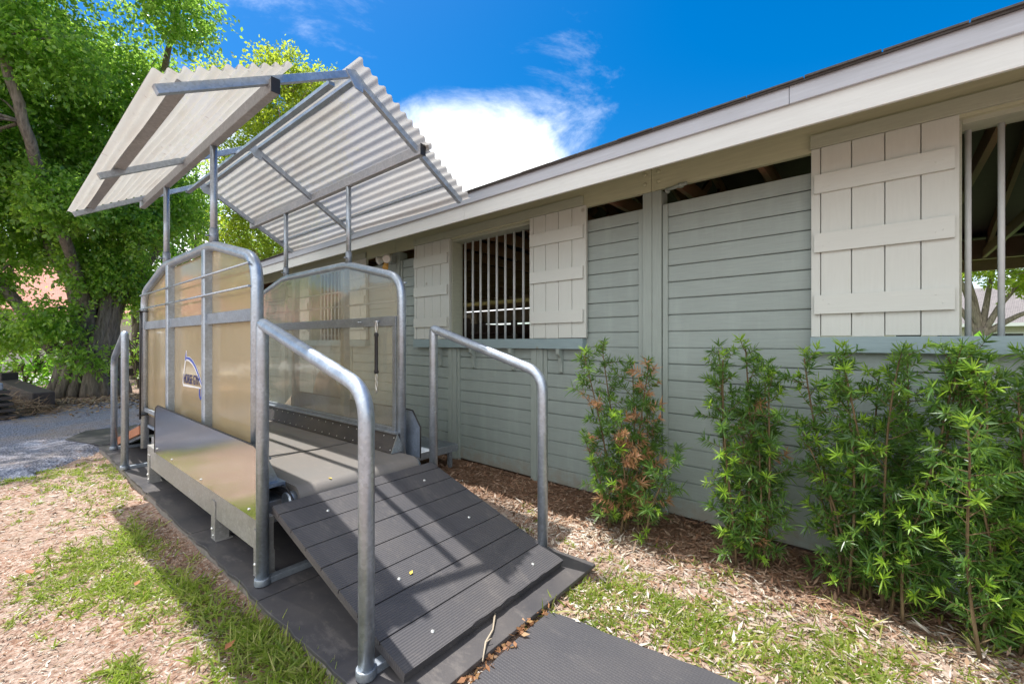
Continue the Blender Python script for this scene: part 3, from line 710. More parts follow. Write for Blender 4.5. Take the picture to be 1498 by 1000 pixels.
part(MB().tube([(1.03, PN+.02, zt-.03), (1.11, PN-.12, zt-.06)], .007, 6).tube([(1.05, PN+.02, zt-.03), (1.14, PN-.10, zt-.06)], .007, 6), 'cable', 'black')
# cable conduit on the far left pipe
part(MB().tube([(QL-.04, PF-.03, 1.78), (QL-.045, PF-.035, .62)], .010, 8).box((QL-.06, PF-.06, 1.775), (QL+.045, PF+.04, 1.785)).box((QL-.06, PF-.06, .655), (QL+.045, PF+.04, .665)), 'conduit', 'black')
# logo and lettering on the left panel
lx = QL-.004+.022
def ribbon(pts, wds, x0, x1, mm, name, parent):
    mb = MB(); k = len(pts); a = []; b = []
    for i, (p, z) in enumerate(pts):
        d = Vector((pts[min(i+1, k-1)][0]-pts[max(i-1, 0)][0], pts[min(i+1, k-1)][1]-pts[max(i-1, 0)][1])).normalized(); n = Vector((-d.y, d.x))
        a.append((p+n.x*wds[i]/2, z+n.y*wds[i]/2)); b.append((p-n.x*wds[i]/2, z-n.y*wds[i]/2))
    vs = [(x0, *p) for p in a]+[(x0, *p) for p in b]+[(x1, *p) for p in a]+[(x1, *p) for p in b]
    for i in range(k-1):
        mb.add([vs[j*k+i+e] for j in range(4) for e in (0, 1)], [(0, 1, 3, 2), (4, 6, 7, 5), (0, 4, 5, 1), (2, 3, 7, 6)])
    return part(mb, name, mm, parent)
lp = [o for o in tm.children if o.name.startswith('lower_panel')][0]
arch = [(2.985, 1.300), (2.94, 1.305), (2.87, 1.300), (2.79, 1.278), (2.71, 1.24), (2.63, 1.18), (2.53, 1.09)]
ribbon([(2.965, 1.375), (2.975, 1.33), (2.985, 1.29)], [.012, .04, .05], lx-.0008, lx+.0012, 'white', 'logo', lp)
ribbon([(2.968, 1.365), (2.976, 1.33), (2.985, 1.29)], [.006, .026, .03], lx-.0016, lx-.0009, 'blue', 'logo', lp)
ribbon(arch, [.025, .038, .042, .042, .042, .038, .03], lx-.0008, lx+.0012, 'white', 'logo', lp)
ribbon([(a, b+.006) for a, b in arch], [.008, .018, .022, .023, .023, .02, .014], lx-.0016, lx-.0009, 'blue', 'logo', lp)
ribbon([(2.99, 1.30), (3.025, 1.22), (3.07, 1.085), (3.06, 1.070), (2.8, 1.072), (2.56, 1.075)], [.022, .024, .024, .022, .016, .01], lx-.0007, lx+.0012, 'white', 'logo', lp)
ribbon([(2.60, 1.068), (2.598, 1.01), (2.575, .985), (2.55, 1.0), (2.546, 1.068)], [.018]*5, lx-.0012, lx+.0012, 'blue', 'logo', lp)
tx = bpy.data.curves.new('lettering', 'FONT'); tx.body = 'HORSE GYM'; tx.size = .115; tx.extrude = .0008; tx.offset = -.0006; tx.space_character = 1.0
to = bpy.data.objects.new('lettering', tx); COL.objects.link(to); tx.materials.append(M['navy'])
MLOC = Matrix(((0, 0, -1, lx-.0012), (-1, 0, 0, 3.055), (0, 1, 0, 1.092), (0, 0, 0, 1)))
bpy.context.view_layer.update()
me = bpy.data.meshes.new_from_object(to.evaluated_get(bpy.context.evaluated_depsgraph_get())); wid = max(v.co.x for v in me.vertices)
bpy.data.objects.remove(to)
to = bpy.data.objects.new('lettering', me); COL.objects.link(to); to.parent = lp
if not me.materials: me.materials.append(M['navy'])
to.matrix_local = MLOC @ Matrix.Diagonal((.455/wid, 1, 1, 1))
# eye bolts on the right band
eb = MB()
for p in (1.63, 1.90): eb.tube([(QR-.040, p, 1.625), (QR-.075, p, 1.625)], .006, 8).tube([(QR-.06, p-.035, 1.625), (QR-.06, p+.035, 1.625)], .005, 8)
part(eb, 'eye_bolt', 'galv')

# strap hanging from the right band
sp = empty('tie_strap', wor(QR-.066, 1.62, 1.615), TH, label='black elastic tie strap with snap hooks hanging on the plexiglass', cat='strap')
MB().tube([(0, 0, -.085), (0, 0, -.10), (0, 0, -.12), (0, 0, -.40), (0, 0, -.42), (0, 0, -.435)], [.014, .022, .015, .015, .022, .016], 12).build('cord', 'black', sp)
def ringz(z, r0, hh, n=14):
    return [(0, r0*math.cos(2*math.pi*i/n), z+hh*math.sin(2*math.pi*i/n)) for i in range(n+1)]
MB().tube(ringz(-.03, .014, .045), .004, 6, False).tube([(0, 0, -.07), (0, 0, -.088)], .006).build('hook', 'bolt', sp)
MB().tube(ringz(-.465, .012, .032), .004, 6, False).tube(ringz(-.525, .013, .034), .004, 6, False).tube([(0, 0, -.55), (0, 0, -.60)], .007).build('snap', 'bolt', sp)

# ------------------------------------------------------------------ ramps and handrails
RQ0, RQ1, PB, PT, ZB, ZT_ = .075, 1.262, -.165, 1.06, .097, .497
rp = empty('loading_ramp', wor(0, 0), TH, label='black ribbed rubber ramp sloping down from the near end of the belt', cat='ramp')
dv = Vector((0, PT-PB, ZT_-ZB)); Lr = dv.length; du = dv.normalized(); nu = Vector((0, -du.z, du.y))
def onr(q, s, h): return Vector((q, PB, ZB))+du*s+nu*h
skew = .03
dk_ = MB(); cutsr = [0, .185, .36, .53, .70, .87, 1.04, 1.195, Lr]
for k in range(8):
    s0, s1 = cutsr[k]+.0035, cutsr[k+1]-.0035; tq = lambda s: skew*(s/Lr)
    n = 40 if k == 0 else 2; poly = []
    pts0 = []
    for i in range(n+1):
        t = i/n; q = RQ0+(RQ1-RQ0)*t-tq(s0); pts0.append((q, s0+(abs(rng.normal())*.004 if k == 0 and .3 < t < .85 else 0)))
    pts1 = [(RQ1-tq(s1), s1), (RQ0-tq(s1), s1)]
    lowv = [onr(q, s, -.022) for q, s in pts0+pts1]; hi = [onr(q, s, 0) for q, s in pts0+pts1]; kk = len(hi)
    dk_.add(lowv+hi, [list(range(kk))[::-1], [kk+i for i in range(kk)]]+[(i, (i+1) % kk, kk+(i+1) % kk, kk+i) for i in range(kk)])
dk_.build('deck', 'deck', rp)
bs = MB(); bs.add([onr(RQ0+.004, .004, -.050), onr(RQ1-.004, .004, -.050), onr(RQ1-skew-.004, Lr-.004, -.050), onr(RQ0-skew+.004, Lr-.004, -.050)]+[onr(RQ0+.004, .004, -.0225), onr(RQ1-.004, .004, -.0225), onr(RQ1-skew-.004, Lr-.004, -.0225), onr(RQ0-skew+.004, Lr-.004, -.0225)],
       [(0, 3, 2, 1), (4, 5, 6, 7), (0, 1, 5, 4), (1, 2, 6, 5), (2, 3, 7, 6), (3, 0, 4, 7)]); bs.build('base_board', 'mat', rp)
bo = MB()
for s in (.09, .615, 1.1):
    for q in (.33 if s > .2 else .29, 1.06): bo.disc(onr(q-.04*(s > .2), s, 0), nu, .011, .006)
bo.disc(onr(.34, .43, 0), nu, .011, .006)
bo.build('bolt', 'bolt', rp)
for q in (.25, 1.05): MB().bar(onr(q, .10, -.075), onr(q, Lr-.05, -.075), .05, .045).build('support', 'galv_flat', rp)
# far ramp, seen edge on
r2 = empty('loading_ramp', wor(0, 0), TH, label='far ramp with a reddish plank edge beyond the treadmill body', cat='ramp')
a, b = Vector((0, 6.55, .10)), Vector((0, 4.95, .49)); d = (b-a).normalized(); n_ = Vector((0, d.z, -d.y))
if n_.z < 0: n_ = -n_
def q8(q0, q1, h0, h1):
    return [v+Vector((q, 0, 0))+n_*h for q in (q0, q1) for v, h in ((a, h0), (b, h0), (b, h1), (a, h1))]
F8 = [(0, 1, 2, 3), (7, 6, 5, 4), (0, 4, 5, 1), (1, 5, 6, 2), (2, 6, 7, 3), (3, 7, 4, 0)]
MB().add(q8(.11, 1.2, -.02, .0), F8).build('deck', 'deck', r2)
MB().add(q8(.105, .14, -.115, -.021), F8).build('plank', 'redwood', r2); MB().add(q8(1.17, 1.205, -.115, -.021), F8).build('plank', 'redwood', r2)
MB().add(q8(.15, .19, -.145, -.116), F8).build('support', 'galv_flat', r2)
def handrail(q, pl, ph, zl_, zh, label, cross, dq=0., ext=1):
    o = empty('handrail', wor(q, pl, 0), TH, label=label, cat='handrail', group='galvanised handrails beside the ramps')
    zb = .058
    pts = fillet([(0, 0, zb), (0, 0, zl_), (dq, ph-pl, zh), (dq, ph-pl, zb)], [.13, .022])
    MB().tube(pts, .0335, 18).build('rail', 'galv', o)
    for x, y in ((0, 0), (dq, ph-pl)):
        e = cross*.36; MB().tube([(x, y, .055), (x, y, .095)], .043, 16).box((min(x, x+e), y-.024, .0515), (max(x, x+e), y+.024, .088)).build('base_bracket', 'galv_flat', o, .004)
    return o
handrail(0, 0, 1.076, 1.246, 1.555, 'galvanised handrail left of the near ramp, nearest to the mulch and camera', 1)
handrail(1.271, 0, 1.076, 1.246, 1.555, 'galvanised handrail right of the near ramp, nearest to the stable wall', -1)
handrail(-.055, 4.68, 5.93, 1.545, 1.545, 'galvanised handrail by the far ramp, beside the gravel drive', 1, .085) if 0 else None
o = empty('handrail', wor(-.06, 4.66, 0), TH, label='galvanised handrail by the far ramp, beside the gravel drive', cat='handrail', group='galvanised handrails beside the ramps')
pts = fillet([(0, 0, .058), (0, 0, 1.545), (.085, 1.27, 1.235), (.085, 1.27, .058)], [.03, .13]); MB().tube(pts, .0335, 18).build('rail', 'galv', o)
for x, y in ((0, 0), (.085, 1.27)): MB().tube([(x, y, .055), (x, y, .095)], .043, 16).box((x, y-.024, .0515), (x+.75, y+.024, .088)).build('base_bracket', 'galv_flat', o, .004)
# step platform between the treadmill and the stable
st = empty('step_platform', wor(1.62, 2.4, 0), TH, label='low galvanised grating step between the treadmill and the stable wall', cat='step')
gr = MB()
for k in range(43): gr.box((-.27+k*.0248-.008, -.36, .262), (-.27+k*.0248+.004, 1.1, .275))
gr.box((-.28, -.36, .245), (.80, 1.1, .258)); gr.build('grating', 'galv', st)
MB().box((-.29, -.385, .20), (.81, -.362, .277)).box((-.29, 1.102, .20), (.81, 1.125, .277)).box((.802, -.36, .20), (.82, 1.1, .277)).box((-.31, -.36, .20), (-.282, 1.1, .277)).build('frame', 'galv_flat', st, .003)
for x in (-.24, .76):
    for y in (-.3, 1.04): MB().box((x-.02, y-.02, 0), (x+.02, y+.02, .244)).build('leg', 'galv_flat', st)
MB().tube([(-.285, -.40, .262), (-.285, -.372, .262)], .03, 16).build('end_plug', 'galv', st)

# folded tarpaulin seen through the right panel
tp = MB(); nu_, nv = 34, 18; vs = []
for i in range(nu_):
    for j in range(nv):
        u, v = i/(nu_-1), j/(nv-1)
        z = .09+.20*math.exp(-((u-.24)/.20)**2)*(1-.5*v)+.36*math.exp(-((u-.80)/.17)**2)*(1-.65*abs(v-.4))*(.75+.4*u)+.04*math.sin(9*u+6*v)+.025*math.sin(23*v+5*u)
        z *= min(1, 6*u, 6*(1-u), 5*(1-v), 4*v+.3); vs.append((2.32+.5*v+.05*math.sin(6*u), 4.75+1.7*(1-u), .30+1.65*max(0, z)))
tp.add(vs, [(i*nv+j, i*nv+j+1, (i+1)*nv+j+1, (i+1)*nv+j) for i in range(nu_-1) for j in range(nv-1)], True)
tpo = tp.build('tarpaulin', 'tarp'); so2 = tpo.modifiers.new('thickness', 'SOLIDIFY'); so2.thickness = .006
tag(tpo, 'crumpled tan tarpaulin lying on the step behind the clear panel', 'tarpaulin')
# chair behind the panel
# ------------------------------------------------------------------ plants
def podocarpus(x, y, ht, rad, label, seed, dry=.1, new=.12, nst=9):
    """Upright stems; short side shoots, each ending in a star of stiff narrow leaves."""
    global rng
    keep = rng; rng = np.random.default_rng(seed); r_ = random.Random(seed)
    root = empty('shrub', (x, y, 0), label=label, cat='shrub', group='young podocarpus shrubs along the stable wall')
    stm = MB(); tips = []; T = np.linspace(0, 1, 9)
    for k in range(nst):
        a = r_.uniform(0, 2*math.pi); b0 = r_.uniform(.02, .45)*rad; lean = rad*r_.uniform(.05, .55)
        h_ = ht*(r_.uniform(.45, 1.0) if k > 1 else r_.uniform(.94, 1.)); ph = r_.uniform(0, 6)
        P = np.stack([b0*math.cos(a)+lean*math.cos(a+.3)*T**1.3+.028*np.sin(5*T+ph), b0*math.sin(a)+lean*math.sin(a+.3)*T**1.3+.028*np.cos(4*T+ph), h_*T], 1)
        stm.tube([tuple(p) for p in P], [.007*(1-.7*t)+.0015 for t in T], 6)
        nb = int(h_/.030); sdry = r_.random() < dry*1.6
        for i in range(nb):
            t = .05+.95*(i+r_.random())/nb; idx = t*8; i0 = min(7, int(idx)); c = P[i0]*(1-idx+i0)+P[i0+1]*(idx-i0)
            aa = r_.uniform(0, 6.283); ln = rad*r_.uniform(.14, .52)*(1.15-.55*t)*(1.3 if r_.random() < .12 else 1); el = r_.uniform(.15, 1.0)
            e = c+np.array([math.cos(aa)*math.cos(el), math.sin(aa)*math.cos(el), math.sin(el)])*ln
            if e[2] < .05: e[2] = .05
            stm.tube([tuple(c), tuple((c+e)/2+np.array([0, 0, -.006])), tuple(e)], [.003, .0022, .0012], 4, False)
            kind = 2 if r_.random() < (.55 if sdry else dry*.35) else (1 if r_.random() < new else 0)
            tips.append((c, e, kind))
        tips.append((P[7], P[8]+np.array([0, 0, .04]), 1 if r_.random() < .5 else 0))
    stm.build('stems', 'stem', root)
    PP, DD, LL, WW, KK = [], [], [], [], []
    for c, e, kind in tips:
        ax = e-c; l = np.linalg.norm(ax); ax = ax/l; n = int(10+l*85); m = rng.integers(9, 17)
        age = rng.uniform(.65, 1.15)
        t = np.concatenate([rng.uniform(.2, .95, n), rng.uniform(.93, 1.02, m)]); n_ = n+m; tip = t > .925
        out = perp(np.repeat(ax[None], n_, 0)); f = np.where(tip, rng.uniform(.25, 1.15, n_), rng.uniform(.15, .6, n_))[:, None]
        PP.append(c+(e-c)*t[:, None]); DD.append(nrm(out+ax*f+np.array([0, 0, .12])))
        LL.append(np.where(tip, rng.uniform(.05, .085, n_), rng.uniform(.035, .07, n_))*age*(.85 if kind == 1 else 1.)); WW.append(rng.uniform(.0055, .0095, n_))
        KK.append(np.where(tip | (t > .75), kind, 0) if kind == 1 else np.full(n_, kind))
    P, D, Ln, W, K = map(np.concatenate, (PP, DD, LL, WW, KK))
    S = perp(D)
    V, F = blades(P, D, S, Ln, W, rng.uniform(-.05, .22, len(P)), .6); fo = npmesh('foliage', V, F, 'yewleaf', root)
    fo.data.materials.append(M['yewnew']); fo.data.materials.append(M['yewdry'])
    fo.data.polygons.foreach_set('material_index', np.concatenate([K, K]).astype(np.int32))
    rng = keep; return root
podocarpus(3.04, 1.47, 1.43, .43, 'narrow shrub with dry orange-brown sprays, before the wall post', 21, .16, .16, 10)
podocarpus(3.08, .69, 1.41, .38, 'sparse multi-stemmed shrub between the dry shrub and the bushy one under the shuttered window', 22, .05, .26, 9)
podocarpus(3.10, .06, 1.43, .40, 'broad bushy shrub directly under the closed cream shutter of the near window', 27, .008, .26, 14)
podocarpus(3.03, -.47, 1.40, .46, 'dense dark green shrub at the right edge of the picture under the barred opening', 24, .004, .22, 17)

def limb(mb, pts, r0, r1, n=10, wob_=.0):
    P = [Vector(p) for p in pts]; k = len(P); o = []
    for i in range(k-1):
        for t in (0, .25, .5, .75):
            p0, p1, p2, p3 = P[max(i-1, 0)], P[i], P[i+1], P[min(i+2, k-1)]
            o.append(.5*((2*p1)+(p2-p0)*t+(2*p0-5*p1+4*p2-p3)*t*t+(3*p1-p0-3*p2+p3)*t**3)+Vector((random.uniform(-wob_, wob_), random.uniform(-wob_, wob_), 0)))
    o.append(P[-1]); m = len(o)
    mb.tube(o, [r0+(r1-r0)*i/(m-1) for i in range(m)], n); return mb
def crown(ells, leaf, per_twig=12, twig=.55, droop=.5, aspect=.55, seed=1, branches=None, centre=None):
    """ells: (cx,cy,cz,rx,ry,rz,n leaves).  Twigs fill each clump, leaves hang along each twig."""
    r = np.random.default_rng(seed); VP, VD, VL = [], [], []
    for cx, cy, cz, rx, ry, rz_, n in ells:
        k = max(1, int(n/per_twig)); d = nrm(r.normal(size=(k, 3))); rad = r.uniform(.25, 1, (k, 1))**.5
        # lobes: push some directions out, others in, for an uneven outline
        lob = .78+.30*np.sin(d[:, :1]*5+cx*3)*np.sin(d[:, 1:2]*6+cy)+.22*np.sin(d[:, 2:]*7+cz*2)
        C = np.array([cx, cy, cz])+d*rad*lob*np.array([rx, ry, rz_])
        td = nrm(d*.7+r.normal(size=(k, 3))*.6-np.array([0, 0, droop])*r.uniform(.2, 1.3, (k, 1)))
        t = r.uniform(0, 1, (k, per_twig, 1)); tl = twig*r.uniform(.5, 1.2, (k, 1, 1))
        P = C[:, None]+td[:, None]*t*tl+r.normal(size=(k, per_twig, 3))*.045
        D = nrm(td[:, None]*.5+r.normal(size=(k, per_twig, 3))*.75-np.array([0, 0, droop]))
        VP.append(P.reshape(-1, 3)); VD.append(D.reshape(-1, 3))
    P, D = np.concatenate(VP), np.concatenate(VD); n = len(P)
    S = nrm(np.cross(D, r.normal(size=(n, 3)))); Ln = leaf*r.uniform(.65, 1.3, n)
    return rhomb(P, D, S, Ln, Ln*aspect*r.uniform(.8, 1.2, n))
def tree(name, base, label, limbs, ells, leaf, lm, bm_, cat='tree', group=None, seed=1, twigs=True, **kw):
    root = empty(name, base, label=label, cat=cat, group=group); b = Vector(base)
    tr = MB()
    for pts, r0, r1 in limbs: limb(tr, [Vector(p)-b for p in pts], r0, r1, 9, .02)
    if twigs:
        rr = random.Random(seed)
        for e in ells:
            c = Vector(e[:3])-b; best = min((Vector(p)-b for pts, _, _ in limbs for p in pts[1:]), key=lambda p: (p-c).length)
            for k in range(5):
                t = c+Vector((rr.uniform(-1, 1)*e[3], rr.uniform(-1, 1)*e[4], rr.uniform(-.8, .8)*e[5]))*.75
                limb(tr, [best, (best+t)/2+Vector((rr.uniform(-.2, .2), rr.uniform(-.2, .2), rr.uniform(0, .3))), t], .035, .008, 5)
    tr.build('trunk', bm_, root)
    V, F = crown(ells, leaf, seed=seed, **kw); V = V-np.array(base, np.float32)
    npmesh('crown', V, F, lm, root); return root
# the big fig by the drive
fb = (1.25, 16.3, 0)
lim = []
for k in range(16):
    a = k*.393+random.uniform(-.2, .2); rr0 = random.uniform(.35, .75)
    lim.append(([(fb[0]+rr0*math.cos(a)*1.15, fb[1]+rr0*math.sin(a)*.8, -.05), (fb[0]+rr0*.72*math.cos(a+.2), fb[1]+rr0*.6*math.sin(a), 1.1), (fb[0]+.15+rr0*.66*math.cos(a+.5), fb[1]+rr0*.5*math.sin(a+.4), 2.2), (fb[0]+.2+rr0*1.1*math.cos(a+.4), fb[1]+rr0*.9*math.sin(a+.4), 3.6)], random.uniform(.10, .22), random.uniform(.06, .13)))
lim += [([(1.3, 16.3, 1.8), (.9, 15.5, 3.4), (.42, 14.5, 4.8), (.05, 13.75, 6.1), (-.3, 13.7, 7.6), (-.9, 14.0, 9.0)], .13, .075),
        ([(1.4, 16.3, 2.4), (2.0, 16.0, 4.6), (2.3, 15.3, 7.2), (2.6, 14.4, 9.2), (2.6, 12.9, 9.9)], .17, .03),
        ([(1.2, 16.4, 2.6), (.2, 16.8, 4.8), (-.8, 16.6, 7.5)], .25, .06),
        ([(1.5, 16.4, 2.0), (2.4, 16.6, 3.6), (3.2, 16.4, 5.3)], .22, .05),
        ([(1.1, 16.4, 3.0), (.9, 16.8, 6.0), (.6, 16.6, 9.5)], .26, .06),
        ([(.6, 16.6, 1.2), (-.4, 17.0, 3.1), (-1.2, 17.2, 4.4)], .17, .07), ([(1.2, 16.5, 1.5), (-.4, 18.2, 2.2), (-.5, 18.3, 4.6)], .12, .07)]
ells = [(.5, 16.6, 8.3, 2.6, 2.2, 2.3, 9000), (2.0, 15.6, 8.3, 1.3, 1.6, 1.6, 4200), (-1.3, 16.6, 6.9, 2.2, 2.0, 2.3, 7000), (1.3, 15.9, 6.0, 1.8, 1.4, 1.7, 6500),
        (-.9, 14.6, 9.2, 2.0, 1.8, 1.9, 6000), (2.75, 15.9, 5.6, 1.2, 1.2, 1.3, 3600), (-.2, 17.1, 4.4, 1.6, 1.1, 1.1, 4500), (1.35, 15.7, 3.6, .75, .45, .75, 2200),
        (.5, 15.7, 2.0, .65, .35, .55, 800), (1.0, 15.4, 1.0, .55, .3, .35, 260), (2.1, 16.3, 3.2, .8, .6, .9, 1300), (2.5, 13.0, 9.6, .9, 1.1, .7, 1500),
        (-1.9, 14.6, 6.0, 1.5, 1.6, 1.8, 4200), (-.3, 15.3, 6.3, 1.0, .8, 1.1, 2400), (-.9, 17.3, 3.0, 1.1, .8, .7, 1700), (2.0, 15.2, 4.7, .9, .8, .8, 1900), (-.2, 17.6, 1.7, .8, .5, .5, 700), (-2.8, 15.8, 9.0, 1.8, 1.8, 2.2, 4200), (.2, 14.0, 10.6, 1.8, 1.6, 1.2, 3800), (.5, 11.4, 10.9, 2.2, 1.5, 1.0, 900), (-2., 11.2, 10.4, 2., 1.6, 1.1, 900), (-.6, 12.6, 10.4, 1.8, 1.3, 1., 1200), (.62, 14.2, 4.7, .75, .5, .7, 1300), (.35, 13.4, 7.6, 1.1, .7, .8, 1600)]
tree('fig_tree', fb, 'large spreading fig tree with many braided trunks beside the gravel drive', lim, [(*e[:6], int(e[6]*3.3)) for e in ells], .108, 'figleaf', 'bark', seed=7)
# pale yellow-green tree behind the canopy
yb = (6.6, 16.9, 0)
lim = [([yb, (6.5, 16.9, 3), (6.4, 16.8, 6.5), (6.5, 16.7, 10.5)], .17, .03)]
for k in range(11):
    z = 3.4+k*.62; a = k*2.4; l = random.uniform(1.2, 2.1); lim.append(([(6.48, 16.85, z), (6.48+l*.5*math.cos(a), 16.85+l*.5*math.sin(a), z+.7), (6.48+l*math.cos(a), 16.85+l*math.sin(a), z+1.6)], .06, .012))
ells = [(6.5, 16.9, 11.3, 1.25, 1.2, .9, 2300), (5.4, 17.6, 10.2, 1.0, 1.0, 1.1, 1700), (7.4, 16.1, 10.5, 1.0, 1.0, 1.1, 1900), (6.4, 16.9, 9.2, 1.5, 1.4, 1.2, 2300), (5.3, 17.5, 7.9, 1.1, 1.1, 1.2, 1700), (7.3, 16.2, 8.4, 1.3, 1.2, 1.2, 1700), (6.3, 17.0, 6.6, 1.7, 1.5, 1.1, 2000), (5.3, 17.7, 5.4, 1.1, 1.1, 1.0, 1300), (4.6, 18.4, 11.2, .5, .5, .5, 300), (6.7, 16.7, 4.6, 1.6, 1.4, 1.0, 1500)]
tree('slender_tree', yb, 'airy yellow-green tree rising behind the canopy and the stable roof', lim, [(*e[:6], int(e[6]*2.6)) for e in ells], .115, 'yellowleaf', 'bark_pale', seed=9, droop=.15, twig=.5)
# darker trees closing the view
def easy_tree(base, h, rad, label, n, lm, seed, name='shade_tree', group='trees behind the drive', zlow=.3, leaf=.13, bk='bark', aspect=.55):
    rr = random.Random(seed); x, y, _ = base
    lim = [([base, (x+.1, y, h*.3), (x-.1, y+.1, h*.75)], .2, .06)]; ells = []
    for k in range(11):
        a = rr.uniform(0, 6.28); z = h*(zlow+(1-zlow)*(k+.5)/11); f = math.sin(math.pi*min(1, max(.12, (z/h-zlow*.6))))
        d = rad*.62*rr.random()**.5; c = (x+d*math.cos(a), y+d*math.sin(a), z)
        ells.append((*c, rad*rr.uniform(.38, .62), rad*rr.uniform(.38, .62), h*rr.uniform(.08, .14), n//11))
        lim.append(([(x, y, z*.6), ((x+c[0])/2, (y+c[1])/2, z*.85), c], .07, .02))
    return tree(name, base, label, lim, ells, leaf, lm, bk, group=group, seed=seed, aspect=aspect)
easy_tree((4.7, 20.6, 0), 8.0, 2.5, 'dark leafy tree directly behind the left plexiglass frame', 12000, 'darkleaf', 31, zlow=.12)
easy_tree((2.9, 22.0, 0), 8.6, 2.4, 'dark tree seen between the fig trunk and the treadmill frame', 9000, 'figleaf', 32, zlow=.30)
easy_tree((7.6, 21.5, 0), 8.2, 2.6, 'dark tree behind the yellow-green tree, above the stable roof end', 9000, 'figleaf', 33, zlow=.15)
easy_tree((-4.5, 20.5, 0), 11, 3.4, 'tall green tree at the far left edge behind the fig', 12000, 'figleaf', 34, zlow=.28)
easy_tree((-1.2, 24.5, 0), 10.5, 3.2, 'tall tree rising behind the fig crown, in front of the red roof', 8000, 'darkleaf', 35, zlow=.45)
# low bushes
def bush(base, rx, h, label, n, lm, seed, name='bush', group='bushes around the fig tree', leaf=.10):
    x, y, _ = base; rr = random.Random(seed)
    lim = [([base, (x+rr.uniform(-.3, .3)*rx, y, h*.5), (x+rr.uniform(-.8, .8)*rx, y+rr.uniform(-.2, .2), h*.9)], .03, .008) for _ in range(5)]
    ells = [(x+rr.uniform(-.7, .7)*rx, y+rr.uniform(-.4, .4)*rx, h*rr.uniform(.35, .75), rx*.45, rx*.4, h*.3, n//6) for _ in range(6)]
    return tree(name, base, label, lim, ells, leaf, lm, 'bark', cat='bush', group=group, seed=seed)
bush((.1, 18.6, 0), .9, 1.3, 'loose sunlit bush left of the fig trunk', 1500, 'lawnleaf', 41)
bush((2.5, 18.0, 0), .6, 1.9, 'thin bush just right of the fig trunk by the road', 800, 'figleaf', 42)
bush((3.6, 19.2, 0), 1.0, 1.6, 'bush in front of the dark rail fence beyond the drive', 1400, 'figleaf', 43)
bush((-.8, 17.2, 0), .8, 2.2, 'shrubby growth hanging over the timber beams', 1500, 'figleaf', 44)
# dark rail fence beyond the road edge
rfence = empty('rail_fence', (2.2, 20.4, 0), label='dark low board fence beyond the drive, right of the fig', cat='fence')
MB().box((0, 0, .25), (6, .03, .50)).box((0, 0, .60), (6, .03, .86)).build('board', 'timber', rfence)
for k in range(5): MB().box((k*1.48, .031, 0), (k*1.48+.09, .11, .95)).build('post', 'timber', rfence)
# house with the red tiled roof
hs_ = empty('house', (-5, 36, 0), label='pale house with a red tiled roof behind the fig tree', cat='house')
MB().box((-13, -3.5, 0), (9.6, 6, 3.2)).build('wall', 'wallwhite', hs_)
MB().prism([(0, -4.3, 3.05), (0, 1.3, 6.2), (0, 6.8, 3.05), (0, 6.8, 2.9), (0, 1.3, 6.0), (0, -4.3, 2.9)], (-13.6, 0, 0), (10.2, 0, 0)).build('roof', 'redtile', hs_)
for x in (-8, -3.5, .5, 4.5):
    wf = MB().box((x, -3.53, 1.0), (x+1.3, -3.505, 2.2)).build('window', 'wallgrey', hs_); MB().box((x+.07, -3.54, 1.07), (x+1.23, -3.531, 2.13)).build('pane', 'black', wf)
gw = MB().box((5.5, 30.2, 0), (17, 30.4, 1.9)).box((5.4, 30.15, 1.901), (17.1, 30.45, 1.98)).build('garden_wall', 'wallwhite'); tag(gw, 'low white garden wall across the road beside the house', 'wall')
# house and tree seen through the near window
h2 = empty('house', (44, -6, 0), R(-12), label='grey-shingled low house seen through the near barred window', cat='house')
MB().box((0, -14, 0), (9, 14, 2.75)).build('wall', 'wallgrey', h2)
MB().prism([(-.8, 0, 2.7), (4.5, 0, 5.6), (9.8, 0, 2.7), (9.8, 0, 2.55), (4.5, 0, 5.4), (-.8, 0, 2.55)], (0, -14.6, 0), (0, 14.6, 0)).build('roof', 'shingle', h2)
MB().box((-.84, -14.6, 2.50), (-.805, 14.6, 2.72)).build('fascia', 'fascia', h2)
for y in (-6, -1, 4):
    wf = MB().box((-.03, y, .9), (-.004, y+1.6, 2.1)).build('window', 'fascia', h2); MB().box((-.04, y+.08, .98), (-.031, y+1.52, 2.02)).build('pane', 'black', wf)
tb = (29.4, -3.4, 0)
lim = [([tb, (29.4, -3.4, 1.2), (29.3, -3.3, 2.1)], .32, .25)]
for dx, dy, z in ((-.2, 2.2, 4.8), (.3, .5, 5.2), (0, -1.4, 4.4), (.4, -2.8, 3.4), (-.6, 1.2, 5.6), (.8, -.6, 5.8)):
    lim.append(([(29.35, -3.35, 1.7), (29.35+dx*.4, -3.35+dy*.4, 2.0+(z-2)*.45), (29.35+dx, -3.35+dy, z)], .16, .04))
ells = [(29.2, -1.6, 4.9, 1.6, 1.8, .9, 3500), (29.6, -3.2, 5.5, 1.8, 2., 1., 4500), (29.4, -5., 4.4, 1.6, 1.6, .8, 3500), (29.8, -6.2, 3.6, 1.2, 1.2, .6, 1800), (29., -.2, 4.2, 1.2, 1.2, .7, 1800), (29.4, -4.6, 6., 1.8, 2., .9, 3000)]
tree('oak_tree', tb, 'spreading tree with forked trunk seen through the near barred window', lim, ells, .16, 'yellowleaf', 'bark', seed=12, twig=.6)
bush((17., -1.7, 0), .7, 1.5, 'bright broad-leaved plant seen low through the near barred window', 700, 'lawnleaf', 45, 'plant', None, .22)

